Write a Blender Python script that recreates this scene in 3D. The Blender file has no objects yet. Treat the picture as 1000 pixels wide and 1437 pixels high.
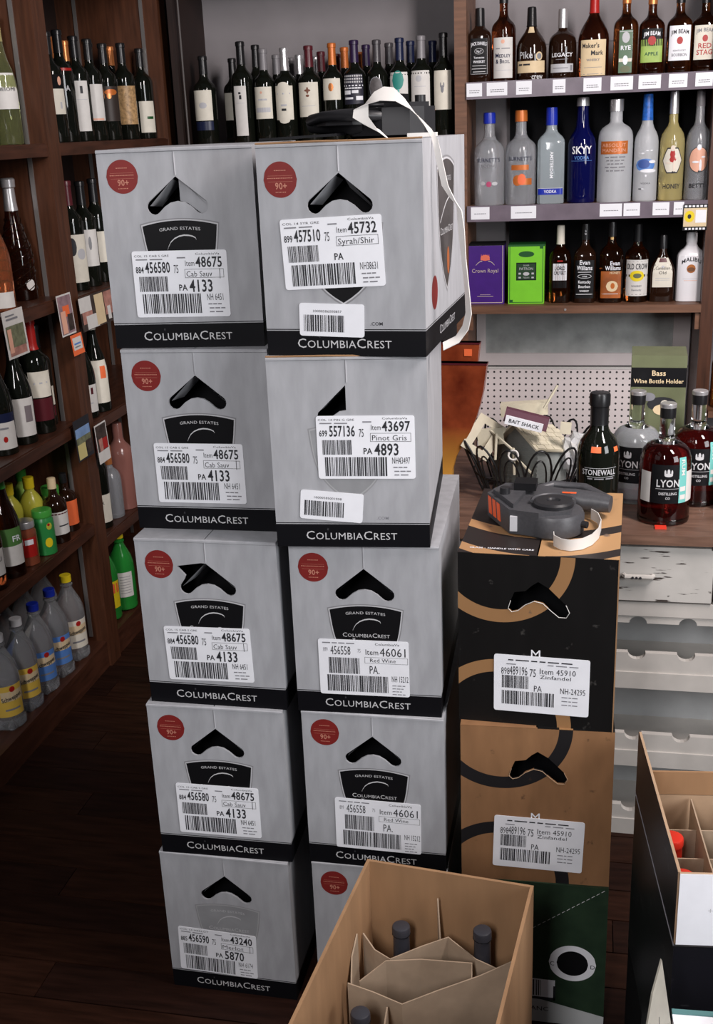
import bpy, bmesh, math, random
from math import sin, cos, pi, radians, sqrt, atan2
from mathutils import Vector, Matrix

SC = bpy.context.scene
COL = SC.collection
random.seed(7)

# ---------------------------------------------------------------- camera
FPX = 1555.1
cam_d = bpy.data.cameras.new('camera')
cam_d.sensor_fit = 'VERTICAL'
cam_d.sensor_height = 36.0
cam_d.lens = FPX / 1437 * 36.0
cam_d.clip_start = 0.05
cam = bpy.data.objects.new('camera', cam_d)
COL.objects.link(cam)
_yaw, _pit, _rol = radians(12.0887), radians(19.0827), radians(-2.3634)
_f = Vector((-sin(_yaw) * cos(_pit), cos(_yaw) * cos(_pit), -sin(_pit)))
_r = _f.cross(Vector((0, 0, 1))).normalized()
_u = _r.cross(_f)
_r, _u = _r * cos(_rol) + _u * sin(_rol), _u * cos(_rol) - _r * sin(_rol)
cam.matrix_world = Matrix(((_r.x, _u.x, -_f.x, 0), (_r.y, _u.y, -_f.y, 0), (_r.z, _u.z, -_f.z, 1.581), (0, 0, 0, 1)))
SC.camera = cam

# ---------------------------------------------------------------- world, lights, exposure
W = bpy.data.worlds.new('shop_ambient')
SC.world = W
W.use_nodes = True
W.node_tree.nodes['Background'].inputs[0].default_value = (0.80, 0.86, 1.0, 1)
W.node_tree.nodes['Background'].inputs[1].default_value = 0.045


def area(name, loc, target, sx, sy, power, col=(1, 1, 1)):
    d = bpy.data.lights.new(name, 'AREA')
    d.shape = 'RECTANGLE'
    d.size, d.size_y, d.energy, d.color = sx, sy, power, col
    o = bpy.data.objects.new(name, d)
    COL.objects.link(o)
    o.location = loc
    o.rotation_euler = (Vector(target) - Vector(loc)).to_track_quat('-Z', 'Y').to_euler()
    return o


area('ceiling_tube_light', (-0.50, -1.3, 2.6), (-0.35, 2.0, 0.5), 0.35, 1.3, 74, (1.0, 0.97, 0.98))
area('ceiling_tube_light', (0.95, 1.5, 2.65), (0.0, 3.7, 0.8), 0.3, 1.2, 84, (1.0, 0.91, 0.89))
area('shop_window_light', (2.3, 0.1, 1.60), (-0.2, 1.9, 0.6), 1.2, 1.4, 72, (0.96, 0.97, 1.0))
SC.view_settings.view_transform = 'Standard'
SC.view_settings.look = 'None'
SC.view_settings.exposure = -0.32
SC.view_settings.gamma = 1.0
SC.view_settings.use_curve_mapping = False

# ---------------------------------------------------------------- materials
MATS = {}


def mat(name, col=(.8, .8, .8), rough=.5, metal=0, trans=0, ior=1.45, noise=0, amt=.15, bump=0, stretch=(1, 1, 1), coat=0, alpha=1, spec=None):
    if name in MATS:
        return MATS[name]
    m = bpy.data.materials.new(name)
    m.use_nodes = True
    nt = m.node_tree
    b = nt.nodes['Principled BSDF']
    b.inputs['Base Color'].default_value = (*col, 1)
    b.inputs['Roughness'].default_value = rough
    b.inputs['Metallic'].default_value = metal
    b.inputs['Transmission Weight'].default_value = trans
    b.inputs['IOR'].default_value = ior
    b.inputs['Coat Weight'].default_value = coat
    b.inputs['Alpha'].default_value = alpha
    if spec is not None:
        b.inputs['Specular IOR Level'].default_value = spec
    if noise:
        tc = nt.nodes.new('ShaderNodeTexCoord')
        mp = nt.nodes.new('ShaderNodeMapping')
        mp.inputs['Scale'].default_value = stretch
        nz = nt.nodes.new('ShaderNodeTexNoise')
        nz.inputs['Scale'].default_value = noise
        nz.inputs['Detail'].default_value = 5
        nt.links.new(tc.outputs['Object'], mp.inputs[0])
        nt.links.new(mp.outputs[0], nz.inputs['Vector'])
        mr = nt.nodes.new('ShaderNodeMapRange')
        mr.inputs[1].default_value, mr.inputs[2].default_value = .25, .75
        mr.inputs[3].default_value, mr.inputs[4].default_value = 1 - amt, 1 + amt
        nt.links.new(nz.outputs[0], mr.inputs[0])
        mx = nt.nodes.new('ShaderNodeMix')
        mx.data_type, mx.blend_type = 'RGBA', 'MULTIPLY'
        mx.inputs[0].default_value = 1
        mx.inputs[6].default_value = (*col, 1)
        nt.links.new(mr.outputs[0], mx.inputs[7])
        nt.links.new(mx.outputs[2], b.inputs['Base Color'])
        if bump:
            bp = nt.nodes.new('ShaderNodeBump')
            bp.inputs['Strength'].default_value = bump
            bp.inputs['Distance'].default_value = .002
            nt.links.new(nz.outputs[0], bp.inputs['Height'])
            nt.links.new(bp.outputs[0], b.inputs['Normal'])
    MATS[name] = m
    return m


class NG:
    """small helper for print patterns that live in a material"""

    def __init__(s, m):
        s.nt = m.node_tree
        s.m = m
        tc = s.nt.nodes.new('ShaderNodeTexCoord')
        sp = s.nt.nodes.new('ShaderNodeSeparateXYZ')
        s.nt.links.new(tc.outputs['Object'], sp.inputs[0])
        s.x, s.y, s.z = sp.outputs
        s.vec = tc.outputs['Object']

    def op(s, o, a, b=0.0, c=0.0):
        n = s.nt.nodes.new('ShaderNodeMath')
        n.operation = o
        for i, v in enumerate((a, b, c)):
            if isinstance(v, (int, float)):
                n.inputs[i].default_value = v
            else:
                s.nt.links.new(v, n.inputs[i])
        return n.outputs[0]

    def mix(s, fac, a, b):
        n = s.nt.nodes.new('ShaderNodeMix')
        n.data_type = 'RGBA'
        for i, v in ((0, fac), (6, a), (7, b)):
            if isinstance(v, tuple):
                n.inputs[i].default_value = (*v, 1)
            elif isinstance(v, (int, float)):
                n.inputs[i].default_value = v
            else:
                s.nt.links.new(v, n.inputs[i])
        return n.outputs[2]

    def noise(s, scale, lo, hi, detail=4, stretch=None):
        n = s.nt.nodes.new('ShaderNodeTexNoise')
        n.inputs['Scale'].default_value = scale
        n.inputs['Detail'].default_value = detail
        v = s.vec
        if stretch:
            mp = s.nt.nodes.new('ShaderNodeMapping')
            mp.inputs['Scale'].default_value = stretch
            s.nt.links.new(s.vec, mp.inputs[0])
            v = mp.outputs[0]
        s.nt.links.new(v, n.inputs['Vector'])
        r = s.nt.nodes.new('ShaderNodeMapRange')
        r.inputs[1].default_value, r.inputs[2].default_value = lo, hi
        s.nt.links.new(n.outputs[0], r.inputs[0])
        return r.outputs[0]

    def base(s, c):
        s.nt.links.new(c, s.m.node_tree.nodes['Principled BSDF'].inputs['Base Color'])

    def inside(s, v, lo, hi):
        return s.op('MULTIPLY', s.op('GREATER_THAN', v, lo), s.op('LESS_THAN', v, hi))


def band_mat(name, grey, bz):
    m = mat(name, grey, .5, spec=.2)
    g = NG(m)
    grain = g.noise(60, .3, .7, 4, (1, 1, .25))
    base = g.mix(grain, tuple(c * .90 for c in grey), tuple(min(1, c * 1.08) for c in grey))
    blk = g.op('LESS_THAN', g.z, bz)
    line = g.inside(g.z, bz + .0014, bz + .0028)
    scuff = g.noise(45, .70, .74, 6)
    dark = g.mix(scuff, (.0035, .0035, .005), (.05, .05, .055))
    g.base(g.mix(g.op('MAXIMUM', blk, line), base, dark))
    return m


def ring_mat(name, ground, ringc, scuffc):
    m = mat(name, ground, .5, spec=.22)
    g = NG(m)

    def ring(cx, cz):
        dx = g.op('SUBTRACT', g.x, cx)
        dz = g.op('SUBTRACT', g.z, cz)
        d = g.op('SQRT', g.op('ADD', g.op('MULTIPLY', dx, dx), g.op('MULTIPLY', dz, dz)))
        return g.inside(d, .097, .12)
    fr = g.op('LESS_THAN', g.y, -.10)
    f = g.op('MULTIPLY', g.op('MAXIMUM', ring(-.06, .308), ring(-.06, 0)), fr)
    sc = g.noise(38, .68, .76, 8)
    gn = g.noise(25, .3, .7, 5, (1, 1, .3))
    gr = g.mix(gn, tuple(c * .82 for c in ground), tuple(c * 1.12 for c in ground))
    c = g.mix(f, gr, ringc)
    g.base(g.mix(sc, c, scuffc))
    return m


GREY = (.37, .375, .395)
m_case = band_mat('silver_case_card', GREY, .039)
m_kraft = mat('kraft_card', (.30, .17, .085), .75, noise=30, amt=.14, bump=.1, stretch=(1, 1, .2))
m_kraft_l = mat('pale_kraft_card', (.40, .27, .17), .8, noise=26, amt=.12, bump=.1)
m_kraft_d = mat('tan_divider_card', (.36, .27, .19), .8, noise=40, amt=.10)
m_ring_b = ring_mat('black_printed_card', (.0065, .006, .006), (.30, .16, .07), (.07, .065, .06))
m_ring_t = ring_mat('tan_printed_card', (.26, .135, .065), (.014, .013, .014), (.05, .03, .02))
m_black = mat('black_print', (.005, .005, .006), .45, spec=.25)
m_blackm = mat('matte_black', (.005, .005, .006), .8, spec=.15)
m_ink = mat('black_ink', (.02, .02, .025), .6)
m_inkf = mat('faded_ink', (.22, .22, .24), .6)
m_white = mat('white_paper', (.82, .83, .87), .5, noise=40, amt=.03)
m_white2 = mat('cream_paper', (.72, .68, .58), .6, noise=50, amt=.06)
m_offw = mat('off_white_paper', (.66, .64, .61), .6, noise=50, amt=.05)
m_silver_ink = mat('silver_ink', (.55, .55, .56), .4)
m_lightgrey = mat('light_grey_ink', (.50, .50, .52), .5)
m_midgrey = mat('mid_grey_ink', (.22, .22, .23), .5)
m_red_seal = mat('dull_red_sticker', (.19, .016, .014), .45, noise=50, amt=.08)
m_seal_ink = mat('seal_gold_ink', (.50, .20, .14), .5)
m_green_card = mat('dark_green_card', (.018, .038, .020), .5, noise=30, amt=.2)
m_wood = mat('dark_stained_wood', (.062, .022, .012), .38, noise=9, amt=.45, bump=.15, stretch=(8, 1, 8))
m_woodv = mat('dark_stained_upright', (.075, .027, .013), .40, noise=9, amt=.4, bump=.15, stretch=(9, 9, .8))
m_woodx = mat('brown_shelf_wood', (.16, .075, .042), .5, noise=9, amt=.35, bump=.15, stretch=(.8, 8, 8))
m_wooddk = mat('dark_backboard_wood', (.018, .008, .006), .6, noise=8, amt=.4, stretch=(8, 1, .8))
m_metal = mat('metal_strip', (.30, .28, .27), .3, metal=.6)
m_wall = mat('grey_plaster', (.245, .228, .236), .85, noise=6, amt=.10, bump=.2)
m_glassw = mat('dark_wine_glass', (.006, .007, .005), .06, spec=.6)
m_glassbr = mat('dark_brown_glass', (.016, .006, .003), .06, spec=.6)
m_clear = mat('clear_glass', (.93, .96, .96), .02, trans=1)
m_frost = mat('frosted_glass', (.80, .82, .85), .45, trans=.55, noise=30, amt=.03)
m_hazy = mat('hazy_clear_glass', (.72, .74, .78), .16, trans=.75)
m_amber = mat('amber_liquid_glass', (.30, .085, .02), .03, trans=.98)
m_amberd = mat('deep_amber_glass', (.16, .035, .010), .03, trans=.95)
m_rum = mat('dark_red_rum_glass', (.17, .012, .010), .03, trans=.95)
m_cobalt = mat('cobalt_glass', (.003, .004, .060), .04, trans=.1)
m_greeng = mat('pale_green_glass', (.55, .60, .28), .03, trans=.9)
m_yellowg = mat('yellow_vodka_glass', (.72, .62, .28), .1, trans=.6)
m_rose = mat('rose_glass', (.75, .28, .12), .04, trans=.85)
m_pet = mat('clear_pet_plastic', (.88, .90, .93), .03, trans=.87, ior=1.33)
m_petg = mat('green_pet_plastic', (.03, .33, .05), .12, trans=.35)
m_green = mat('lime_green_plastic', (.06, .34, .05), .3)
m_lime = mat('lime_juice_bottle', (.30, .50, .10), .25)
m_lemon = mat('lemon_juice_bottle', (.52, .50, .06), .25)
m_yellow = mat('yellow_plastic', (.80, .62, .02), .35)
m_blue = mat('royal_blue_plastic', (.012, .03, .38), .3)
m_skyblue = mat('sky_blue_label', (.10, .24, .60), .4, noise=20, amt=.15)
m_ylabel = mat('yellow_label', (.72, .48, .08), .4, noise=20, amt=.1)
m_gold = mat('gold_foil', (.52, .33, .12), .4, metal=.4)
m_copper = mat('copper_foil', (.62, .22, .07), .3, metal=.5)
m_orange = mat('orange_foil', (.55, .15, .03), .35, metal=.2)
m_redcap = mat('red_capsule', (.40, .015, .012), .35)
m_maroon = mat('maroon_capsule', (.09, .012, .018), .35)
m_purplecap = mat('purple_capsule', (.025, .012, .05), .35)
m_bluecap = mat('dark_blue_capsule', (.010, .015, .05), .35)
m_greycap = mat('grey_capsule', (.20, .19, .20), .35)
m_silver = mat('silver_foil', (.72, .71, .72), .28, metal=.75)
m_blackcap = mat('black_capsule', (.010, .010, .011), .3)
m_orangetag = mat('orange_sticker', (.85, .16, .05), .5)
m_purple = mat('purple_carton', (.055, .012, .19), .4, noise=25, amt=.1)
m_lgreen = mat('bright_green_carton', (.20, .62, .03), .4, noise=25, amt=.06)
m_dkgreen = mat('dark_green_ink', (.012, .09, .02), .4)
m_teal = mat('teal_label', (.16, .50, .46), .5)
m_olive = mat('olive_green_carton', (.13, .145, .075), .5, noise=20, amt=.12)
m_gun = mat('grey_gun_plastic', (.055, .055, .06), .42, noise=200, amt=.15, bump=.05)
m_gund = mat('black_gun_plastic', (.015, .015, .017), .4)
m_orangep = mat('orange_stripe', (.85, .12, .03), .45)
m_strip = mat('white_backing_strip', (.64, .62, .59), .5)
m_rail = mat('grey_price_rail', (.16, .13, .16), .25, noise=15, amt=.2, coat=.4)
m_cream = mat('cream_label', (.70, .55, .34), .6, noise=40, amt=.06)
m_pink = mat('peach_print', (.78, .42, .30), .5)
m_flesh = mat('pale_print', (.75, .65, .55), .5)
m_greenlbl = mat('green_label', (.10, .17, .10), .5)
m_applelbl = mat('apple_green_label', (.32, .46, .10), .5, noise=30, amt=.15)
m_cellophane = mat('cellophane', (.95, .96, .97), .08, trans=.9, ior=1.15)
m_wire = mat('black_wire', (.01, .01, .011), .4)
m_clapb = mat('grey_clapboard', (.24, .26, .25), .7, noise=60, amt=.1, stretch=(1, 1, 8))
m_creamp = mat('cream_painted_wood', (.60, .55, .42), .7, noise=40, amt=.1)
m_plum = mat('plum_painted_wood', (.10, .03, .05), .6)


# ---------------------------------------------------------------- mesh helpers
class MB:
    def __init__(s):
        s.v, s.f = [], []

    def add(s, v, f):
        o = len(s.v)
        s.v += [tuple(p) for p in v]
        s.f += [tuple(i + o for i in q) for q in f]
        return s

    def box(s, x0, x1, y0, y1, z0, z1, M=None):
        v = [Vector((x, y, z)) for z in (z0, z1) for y in (y0, y1) for x in (x0, x1)]
        if M:
            v = [M @ p for p in v]
        return s.add(v, [(0, 2, 3, 1), (4, 5, 7, 6), (0, 1, 5, 4), (2, 6, 7, 3), (0, 4, 6, 2), (1, 3, 7, 5)])

    def prism(s, poly, a, b, axis='y', M=None):
        """polygon extruded: axis y takes (x,z), axis z takes (x,y), axis x takes (y,z)"""
        def p3(p, t):
            return Vector({'y': (p[0], t, p[1]), 'z': (p[0], p[1], t), 'x': (t, p[0], p[1])}[axis])
        n = len(poly)
        v = [p3(p, a) for p in poly] + [p3(p, b) for p in poly]
        if M:
            v = [M @ p for p in v]
        return s.add(v, [tuple(range(n)), tuple(range(2 * n - 1, n - 1, -1))] + [(i, (i + 1) % n, n + (i + 1) % n, n + i) for i in range(n)])

    def face(s, pts):
        return s.add(pts, [tuple(range(len(pts)))])

    def tube(s, path, r, n=6, closed=False):
        path = [Vector(p) for p in path]
        rs = r if isinstance(r, (list, tuple)) else [r] * len(path)
        v, f, m = [], [], len(path)
        prev = None
        for i, p in enumerate(path):
            if closed:
                t = path[(i + 1) % m] - path[i - 1]
            else:
                t = path[min(i + 1, m - 1)] - path[max(i - 1, 0)]
            t.normalize()
            a = prev if prev is not None else (Vector((0, 0, 1)) if abs(t.z) < .9 else Vector((1, 0, 0)))
            b = t.cross(a)
            b.normalize()
            a = b.cross(t)
            prev = a
            for k in range(n):
                q = 2 * pi * k / n
                v.append(p + (a * cos(q) + b * sin(q)) * rs[i])
        for i in range(m if closed else m - 1):
            j = (i + 1) % m
            for k in range(n):
                l = (k + 1) % n
                f.append((i * n + k, i * n + l, j * n + l, j * n + k))
        if not closed:
            f += [tuple(range(n - 1, -1, -1)), tuple((m - 1) * n + k for k in range(n))]
        return s.add(v, f)

    def lathe(s, prof, n=24, sq=0, flat=1.0, rmin=0):
        v, f = [], []
        for r, z in prof:
            for k in range(n):
                t = 2 * pi * (k + .5) / n
                q = r * sec(t, sq, r, rmin)
                v.append((q * sin(t), -q * cos(t) * (flat if r > rmin else 1), z))
        m = len(prof)
        for i in range(m - 1):
            for k in range(n):
                l = (k + 1) % n
                f.append((i * n + k, i * n + l, (i + 1) * n + l, (i + 1) * n + k))
        f += [tuple(range(n - 1, -1, -1)), tuple((m - 1) * n + k for k in range(n))]
        return s.add(v, f)

    def ribbon(s, path, wid, th=.0006):
        """strip along path; wid = half width vectors per point or one vector"""
        n = len(path)
        P = [Vector(p) for p in path]
        Wd = [Vector(w) for w in wid] if not isinstance(wid, Vector) else [wid] * n
        v, f = [], []
        for i in range(n):
            t = P[min(i + 1, n - 1)] - P[max(i - 1, 0)]
            nr = t.cross(Wd[i]).normalized() * th
            v += [P[i] - Wd[i] - nr, P[i] + Wd[i] - nr, P[i] + Wd[i] + nr, P[i] - Wd[i] + nr]
        for i in range(n - 1):
            a, b = 4 * i, 4 * i + 4
            for k in range(4):
                l = (k + 1) % 4
                f.append((a + k, a + l, b + l, b + k))
        f += [(3, 2, 1, 0), (4 * n - 4, 4 * n - 3, 4 * n - 2, 4 * n - 1)]
        return s.add(v, f)

    def mesh(s, name, m, smooth=None):
        me = bpy.data.meshes.new(name)
        me.from_pydata(s.v, [], s.f)
        me.materials.append(m)
        if smooth is not None:
            me.polygons.foreach_set('use_smooth', [True] * len(me.polygons))
            me.set_sharp_from_angle(angle=radians(smooth))
        me.update()
        return me

    def build(s, name, m, parent=None, smooth=None, label=None):
        return link(name, s.mesh(name, m, smooth), parent, label)


def link(name, me, parent=None, label=None):
    o = bpy.data.objects.new(name, me)
    COL.objects.link(o)
    o.parent = parent
    if label:
        o['label'] = label
    return o


def fix_normals(o):
    bm = bmesh.new()
    bm.from_mesh(o.data)
    bmesh.ops.recalc_face_normals(bm, faces=bm.faces)
    bm.to_mesh(o.data)
    bm.free()
    return o


def sec(t, sq, r, rmin):
    if not sq or r <= rmin:
        return 1.0
    return 1.0 / (abs(cos(t)) ** sq + abs(sin(t)) ** sq) ** (1.0 / sq)


def thing(name, label, cat, loc=(0, 0, 0), rz=0, group=None):
    o = bpy.data.objects.new(name, None)
    o.empty_display_size = .02
    COL.objects.link(o)
    o.location = loc
    o.rotation_euler = (0, 0, rz)
    return tag(o, label, cat, group)


def tag(o, label, cat, group=None):
    o['label'], o['category'] = label, cat
    if group:
        o['group'] = group
    return o


def struct(o):
    o['kind'] = 'structure'
    return o


# ---------------------------------------------------------------- lettering
def make_glyphs(chars, bold):
    objs, out = [], {}
    for c in chars:
        for s in (c, '|' + c + '|'):
            cu = bpy.data.curves.new('g', 'FONT')
            cu.body = s
            cu.resolution_u = 2
            cu.dimensions = '2D'
            cu.fill_mode = 'BOTH'
            cu.offset = .018 if bold else 0
            o = bpy.data.objects.new('g', cu)
            COL.objects.link(o)
            objs.append((c, s, o))
    cu = bpy.data.curves.new('g', 'FONT')
    cu.body = '||'
    cu.offset = .018 if bold else 0
    ref = bpy.data.objects.new('g', cu)
    COL.objects.link(ref)
    dg = bpy.context.evaluated_depsgraph_get()

    def width(o):
        b = [p[0] for p in o.evaluated_get(dg).bound_box]
        return max(b) - min(b)
    w0 = width(ref)
    for c, s, o in objs:
        if s == c:
            me = bpy.data.meshes.new_from_object(o.evaluated_get(dg))
            out[c] = [[(v.co.x, v.co.y) for v in me.vertices], [tuple(p.vertices) for p in me.polygons], 0]
            bpy.data.meshes.remove(me)
        else:
            out[c][2] = width(o) - w0
    for _, _, o in objs + [(0, 0, ref)]:
        cu = o.data
        bpy.data.objects.remove(o)
        bpy.data.curves.remove(cu)
    return out


_CH = "ABCDEFGHIJKLMNOPQRSTUVWXYZabcdefghijklmnopqrstuvwxyz0123456789-/.'+&,:% "
GL = {False: make_glyphs(_CH, False), True: make_glyphs(_CH, True)}
CAP = .72


def text(mb, s, x, y, h, mp, w=None, align='C', bold=False, sc=None, rot=0, arc=0):
    """flat lettering: cap height h, baseline y, mapped by mp(x,y)->3d; w fits the width; sc = small-caps scale; arc = bow in metres"""
    if s.startswith('~'):          # print too small to read: word-shaped dashes
        rr = random.Random(int(s[1:]) * 7 + int(abs(x) * 1e4))
        nw = int(s[1:])
        ws = [rr.uniform(.5, 1.5) for _ in range(nw)]
        k = w / (sum(ws) + .25 * (nw - 1))
        a = -w / 2 if align == 'C' else 0
        for q in ws:
            rect(mb, x + a, x + a + q * k, y, y + h * .7, mp, 2)
            a += (q + .25) * k
        return mb
    G = GL[bold]
    items, pen = [], 0.0
    for c in s:
        k = 1.0
        if sc and c.islower():
            c, k = c.upper(), sc
        g = G.get(c) or G[' ']
        items.append((g, pen, k))
        pen += g[2] * k + .02
    if pen <= 0:
        return mb
    sy = h / CAP
    sx = (w / pen) if w else sy
    tot = pen * sx
    x0 = {'C': -tot / 2, 'L': 0, 'R': -tot}[align]
    cr, sr = cos(rot), sin(rot)
    for g, p, k in items:
        vs = []
        for vx, vy in g[0]:
            a = x0 + (p + vx * k) * sx
            b = vy * k * sy
            if arc:
                b += arc * (1 - (2 * (a - x0) / tot - 1) ** 2)
            vs.append(mp(x + a * cr - b * sr, y + a * sr + b * cr))
        mb.add(vs, g[1])
    return mb


def rect(mb, x0, x1, y0, y1, mp, n=1):
    v, f = [], []
    for i in range(n + 1):
        x = x0 + (x1 - x0) * i / n
        v += [mp(x, y0), mp(x, y1)]
    for i in range(n):
        f.append((2 * i, 2 * i + 2, 2 * i + 3, 2 * i + 1))
    return mb.add(v, f)


def patch(mb, x0, x1, lo, hi, mp, n=14, nv=4):
    """x-monotone patch between two functions"""
    v, f = [], []
    for i in range(n + 1):
        x = x0 + (x1 - x0) * i / n
        a, b = lo(x), hi(x)
        v += [mp(x, a + (b - a) * j / nv) for j in range(nv + 1)]
    for i in range(n):
        for j in range(nv):
            q = i * (nv + 1) + j
            f.append((q, q + nv + 1, q + nv + 2, q + 1))
    return mb.add(v, f)


def ell(mb, cx, cy, rx, ry, mp, n=14):
    q = lambda x: ry * sqrt(max(0, 1 - ((x - cx) / rx) ** 2))
    return patch(mb, cx - rx, cx + rx, lambda x: cy - q(x), lambda x: cy + q(x), mp, n)


def frame(mb, x0, x1, y0, y1, t, mp):
    for a in ((x0, x1, y0, y0 + t), (x0, x1, y1 - t, y1), (x0, x0 + t, y0, y1), (x1 - t, x1, y0, y1)):
        rect(mb, *a, mp)
    return mb


def barcode(mb, x0, x1, y0, y1, mp, seed, unit):
    r = random.Random(seed)
    x = x0
    while x < x1 - unit * 2:
        w = unit * r.choice((1, 1, 2, 2, 3))
        rect(mb, x, min(x + w, x1), y0, y1, mp)
        x += w + unit * r.choice((1, 1, 2, 2))
    return mb


# ================================================================ THE ROOM
YB = 4.16                                     # back wall
floor = struct(MB().box(-2.0, 1.6, .2, YB + .05, -.06, -.012).build('floor', mat('subfloor', (.02, .01, .006), .8)))
m_plank = mat('worn_floor_plank', (.022, .0085, .005), .45, spec=.12, noise=7, amt=.55, bump=.25, stretch=(1, 9, 9))
m_plank2 = mat('worn_floor_plank_dark', (.015, .006, .004), .5, spec=.12, noise=7, amt=.55, bump=.25, stretch=(1, 9, 9))
PW = .098
plank_meshes = [MB().box(-.6, .598, 0, PW - .003, -.012, 0).mesh('plank', m) for m in (m_plank, m_plank2)]
for i in range(41):
    off = (i * .37) % 1.2
    for k in range(4):
        x = -2.0 + off + (k - .5) * 1.2 + .6
        if x > 1.3 or x < -2.2:
            continue
        p = link('plank', plank_meshes[(i * 3 + k) % 5 % 2], floor)
        p.location = (x, .2 + i * PW, 0)
wall = struct(MB().box(-2.0, 2.2, YB, YB + .05, 0, 2.75).build('wall_back', m_wall))
struct(MB().box(-2.05, -2.0, .2, YB + .05, 0, 2.75).build('wall_left', m_wall))
# panels of the grey back wall (board joints)
m_crack = mat('wall_joint', (.16, .15, .16), .9)
MB().box(-.40, .40, YB - .002, YB, 1.826, 1.829).build('board_joint', m_crack, wall)
MB().box(-.43, .42, YB - .002, YB, 2.05, 2.053).build('board_joint', m_crack, wall)


# ================================================================ SHELVING
XL = -1.45                                    # front of the left shelving
LS = {'A': 1.575, 'B': 1.165, 'C': .80, 'D': .48, 'E': .085}
FS = {'A': 1.575, 'B': 1.150, 'C': .775, 'D': .41, 'E': .085}


def left_unit(label, y0, y1, S, post_y):
    t = thing('shelf_unit', label, 'shelves', (XL, (y0 + y1) / 2, 0), 0, 'dark wooden shelving along the wall')
    a, b = y0 - (y0 + y1) / 2, y1 - (y0 + y1) / 2
    for k, z in S.items():
        m = MB().box(-.36, 0, a, b, z - .022, z)
        if k == 'E':
            m.box(-.012, 0, a, b, 0.0, z - .022)
        m.build('shelf', m_wood, t)
        if k != 'E':
            MB().box(-.006, .006, a, b, z - .034, z - .003).build('shelf_lip', m_wood, t)
    MB().box(-.375, -.36, a, b, 0, 2.5).build('back_panel', m_wooddk, t)
    for py in post_y:
        c = py - (y0 + y1) / 2
        MB().box(-.36, .008, c - .036, c + .036, 0, 2.5).build('upright', m_woodv, t)
        for sx in (-.05, -.29):
            for s in (-1, 1):
                if not (y0 - .01 < py + s * .05 < y1 + .01):
                    continue
                MB().box(sx - .006, sx + .006, c + s * .0375 - .002, c + s * .0375 + .002, .1, 2.3).build('shelf_standard', m_metal, t)
    return t


LS['T'] = FS['T'] = 2.10  # unseen top shelf, added above the view to shade the bottles below
left_unit('dark wooden shelf unit with champagne and mixers, nearest the camera', 1.75, 2.972, LS, (2.975 - .036 + .036,))
left_unit('dark wooden shelf unit beyond the upright, between it and the corner', 3.012, 3.94, FS, (3.94 - .036,))

# back wine shelf and spirits unit
bw = thing('shelf_unit', 'back wall wine shelf behind the grey cases', 'shelves', (-.89, 4.0, 0))
MB().box(-.49, .445, -.15, .16, 1.52, 1.545).build('shelf', m_woodx, bw)
MB().box(-.49, .445, -.158, -.15, 1.50, 1.545).build('shelf_lip', m_woodx, bw)
MB().box(-.512, -.49, -.15, .16, 0, 2.5).build('side_panel', m_wooddk, bw)
MB().box(-.49, .445, -.15, .16, 1.10, 1.122).build('shelf', m_woodx, bw)
MB().box(-.49, .445, -.15, .16, 2.08, 2.10).build('shelf', m_woodx, bw)  # added out of view overhead, keeps the wall behind the wine in shade
MB().box(-.478, -.474, -.14, -.136, 1.55, 2.4).build('shelf_standard', m_metal, bw)

su = thing('shelf_unit', 'brown wooden spirits shelf unit with price rails', 'shelves', (-.015, 4.0, 0))
for x0, x1 in ((-.425, -.386), (.388, .43)):
    MB().box(x0, x1, -.15, .16, 0, 2.5).build('upright', m_woodv if x0 > 0 else m_woodx, su)
for z, nm in ((1.703, 0), (1.316, 1), (.985, 2)):
    MB().box(-.386, .388, -.15, .155, z - .022, z).build('shelf', m_woodx, su)
    if nm < 2:
        r = MB().box(-.386, .388, -.160, -.150, z - .048, z + .004).build('price_rail', m_rail, su)
    else:
        MB().box(-.386, .388, -.156, -.150, z - .026, z - .001).build('shelf_lip', m_woodx, su)
        MB().tube([(-.055, -.156, z - .013), (-.055, -.159, z - .013)], .004, 10).build('screw', m_silver, su)
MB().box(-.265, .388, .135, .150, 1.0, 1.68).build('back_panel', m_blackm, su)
for x in (-.386, .372):
    MB().box(x, x + .016, -.14, -.10, .90, .96).build('shelf_cleat', m_woodx, su)

pt = MB()
TAGS1 = [(-.40, -.350), (-.335, -.269), (-.241, -.191), (-.125, -.085), (-.029, .027), (.055, .124), (.141, .209), (.233, .289), (.313, .365)]
TAGS2 = [(-.388, -.326), (-.255, -.172), (.034, .105), (.11, .162), (.202, .254), (.268, .300)]
KIND1 = ['black square whiskey', 'cream-labelled whiskey', 'squat wax-capped whiskey', 'silver-stoppered whiskey', 'red wax whiskey', 'rye', 'apple whiskey', 'white-labelled bourbon', 'red-lettered bourbon']
KIND2 = ['blue-capped vodka', 'orange-capped vodka', 'orange-block frosted vodka', 'blue-necked frosted vodka', 'honey vodka', 'peach-label vodka']
for tags, kinds, z in ((TAGS1, KIND1, 1.684), (TAGS2, KIND2, 1.297)):
    for (a, b), kd in zip(tags, kinds):
        w = b - a
        t = thing('price_tag', 'white shelf price tag below the %s bottle' % kd, 'price tag', ((a + b) / 2, 3.8388, z), 0, 'price tags on the spirits rails')
        MB().box(-w / 2, w / 2, 0, .0008, -.021, .019).build('card', m_white, t)
        lt = MB()
        rr = random.Random(int(a * 1000))
        for q in range(2 if z > 1.5 else 1):
            x = -w * .32
            while x < w * .3:
                ww = rr.uniform(.003, .008)
                rect(lt, x, min(x + ww, w * .34), -.004 - q * .006, -.0015 - q * .006, lambda p, q2: (p, -.0003, q2))
                x += ww + .0015
        lt.build('lettering', m_inkf, t)

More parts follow.
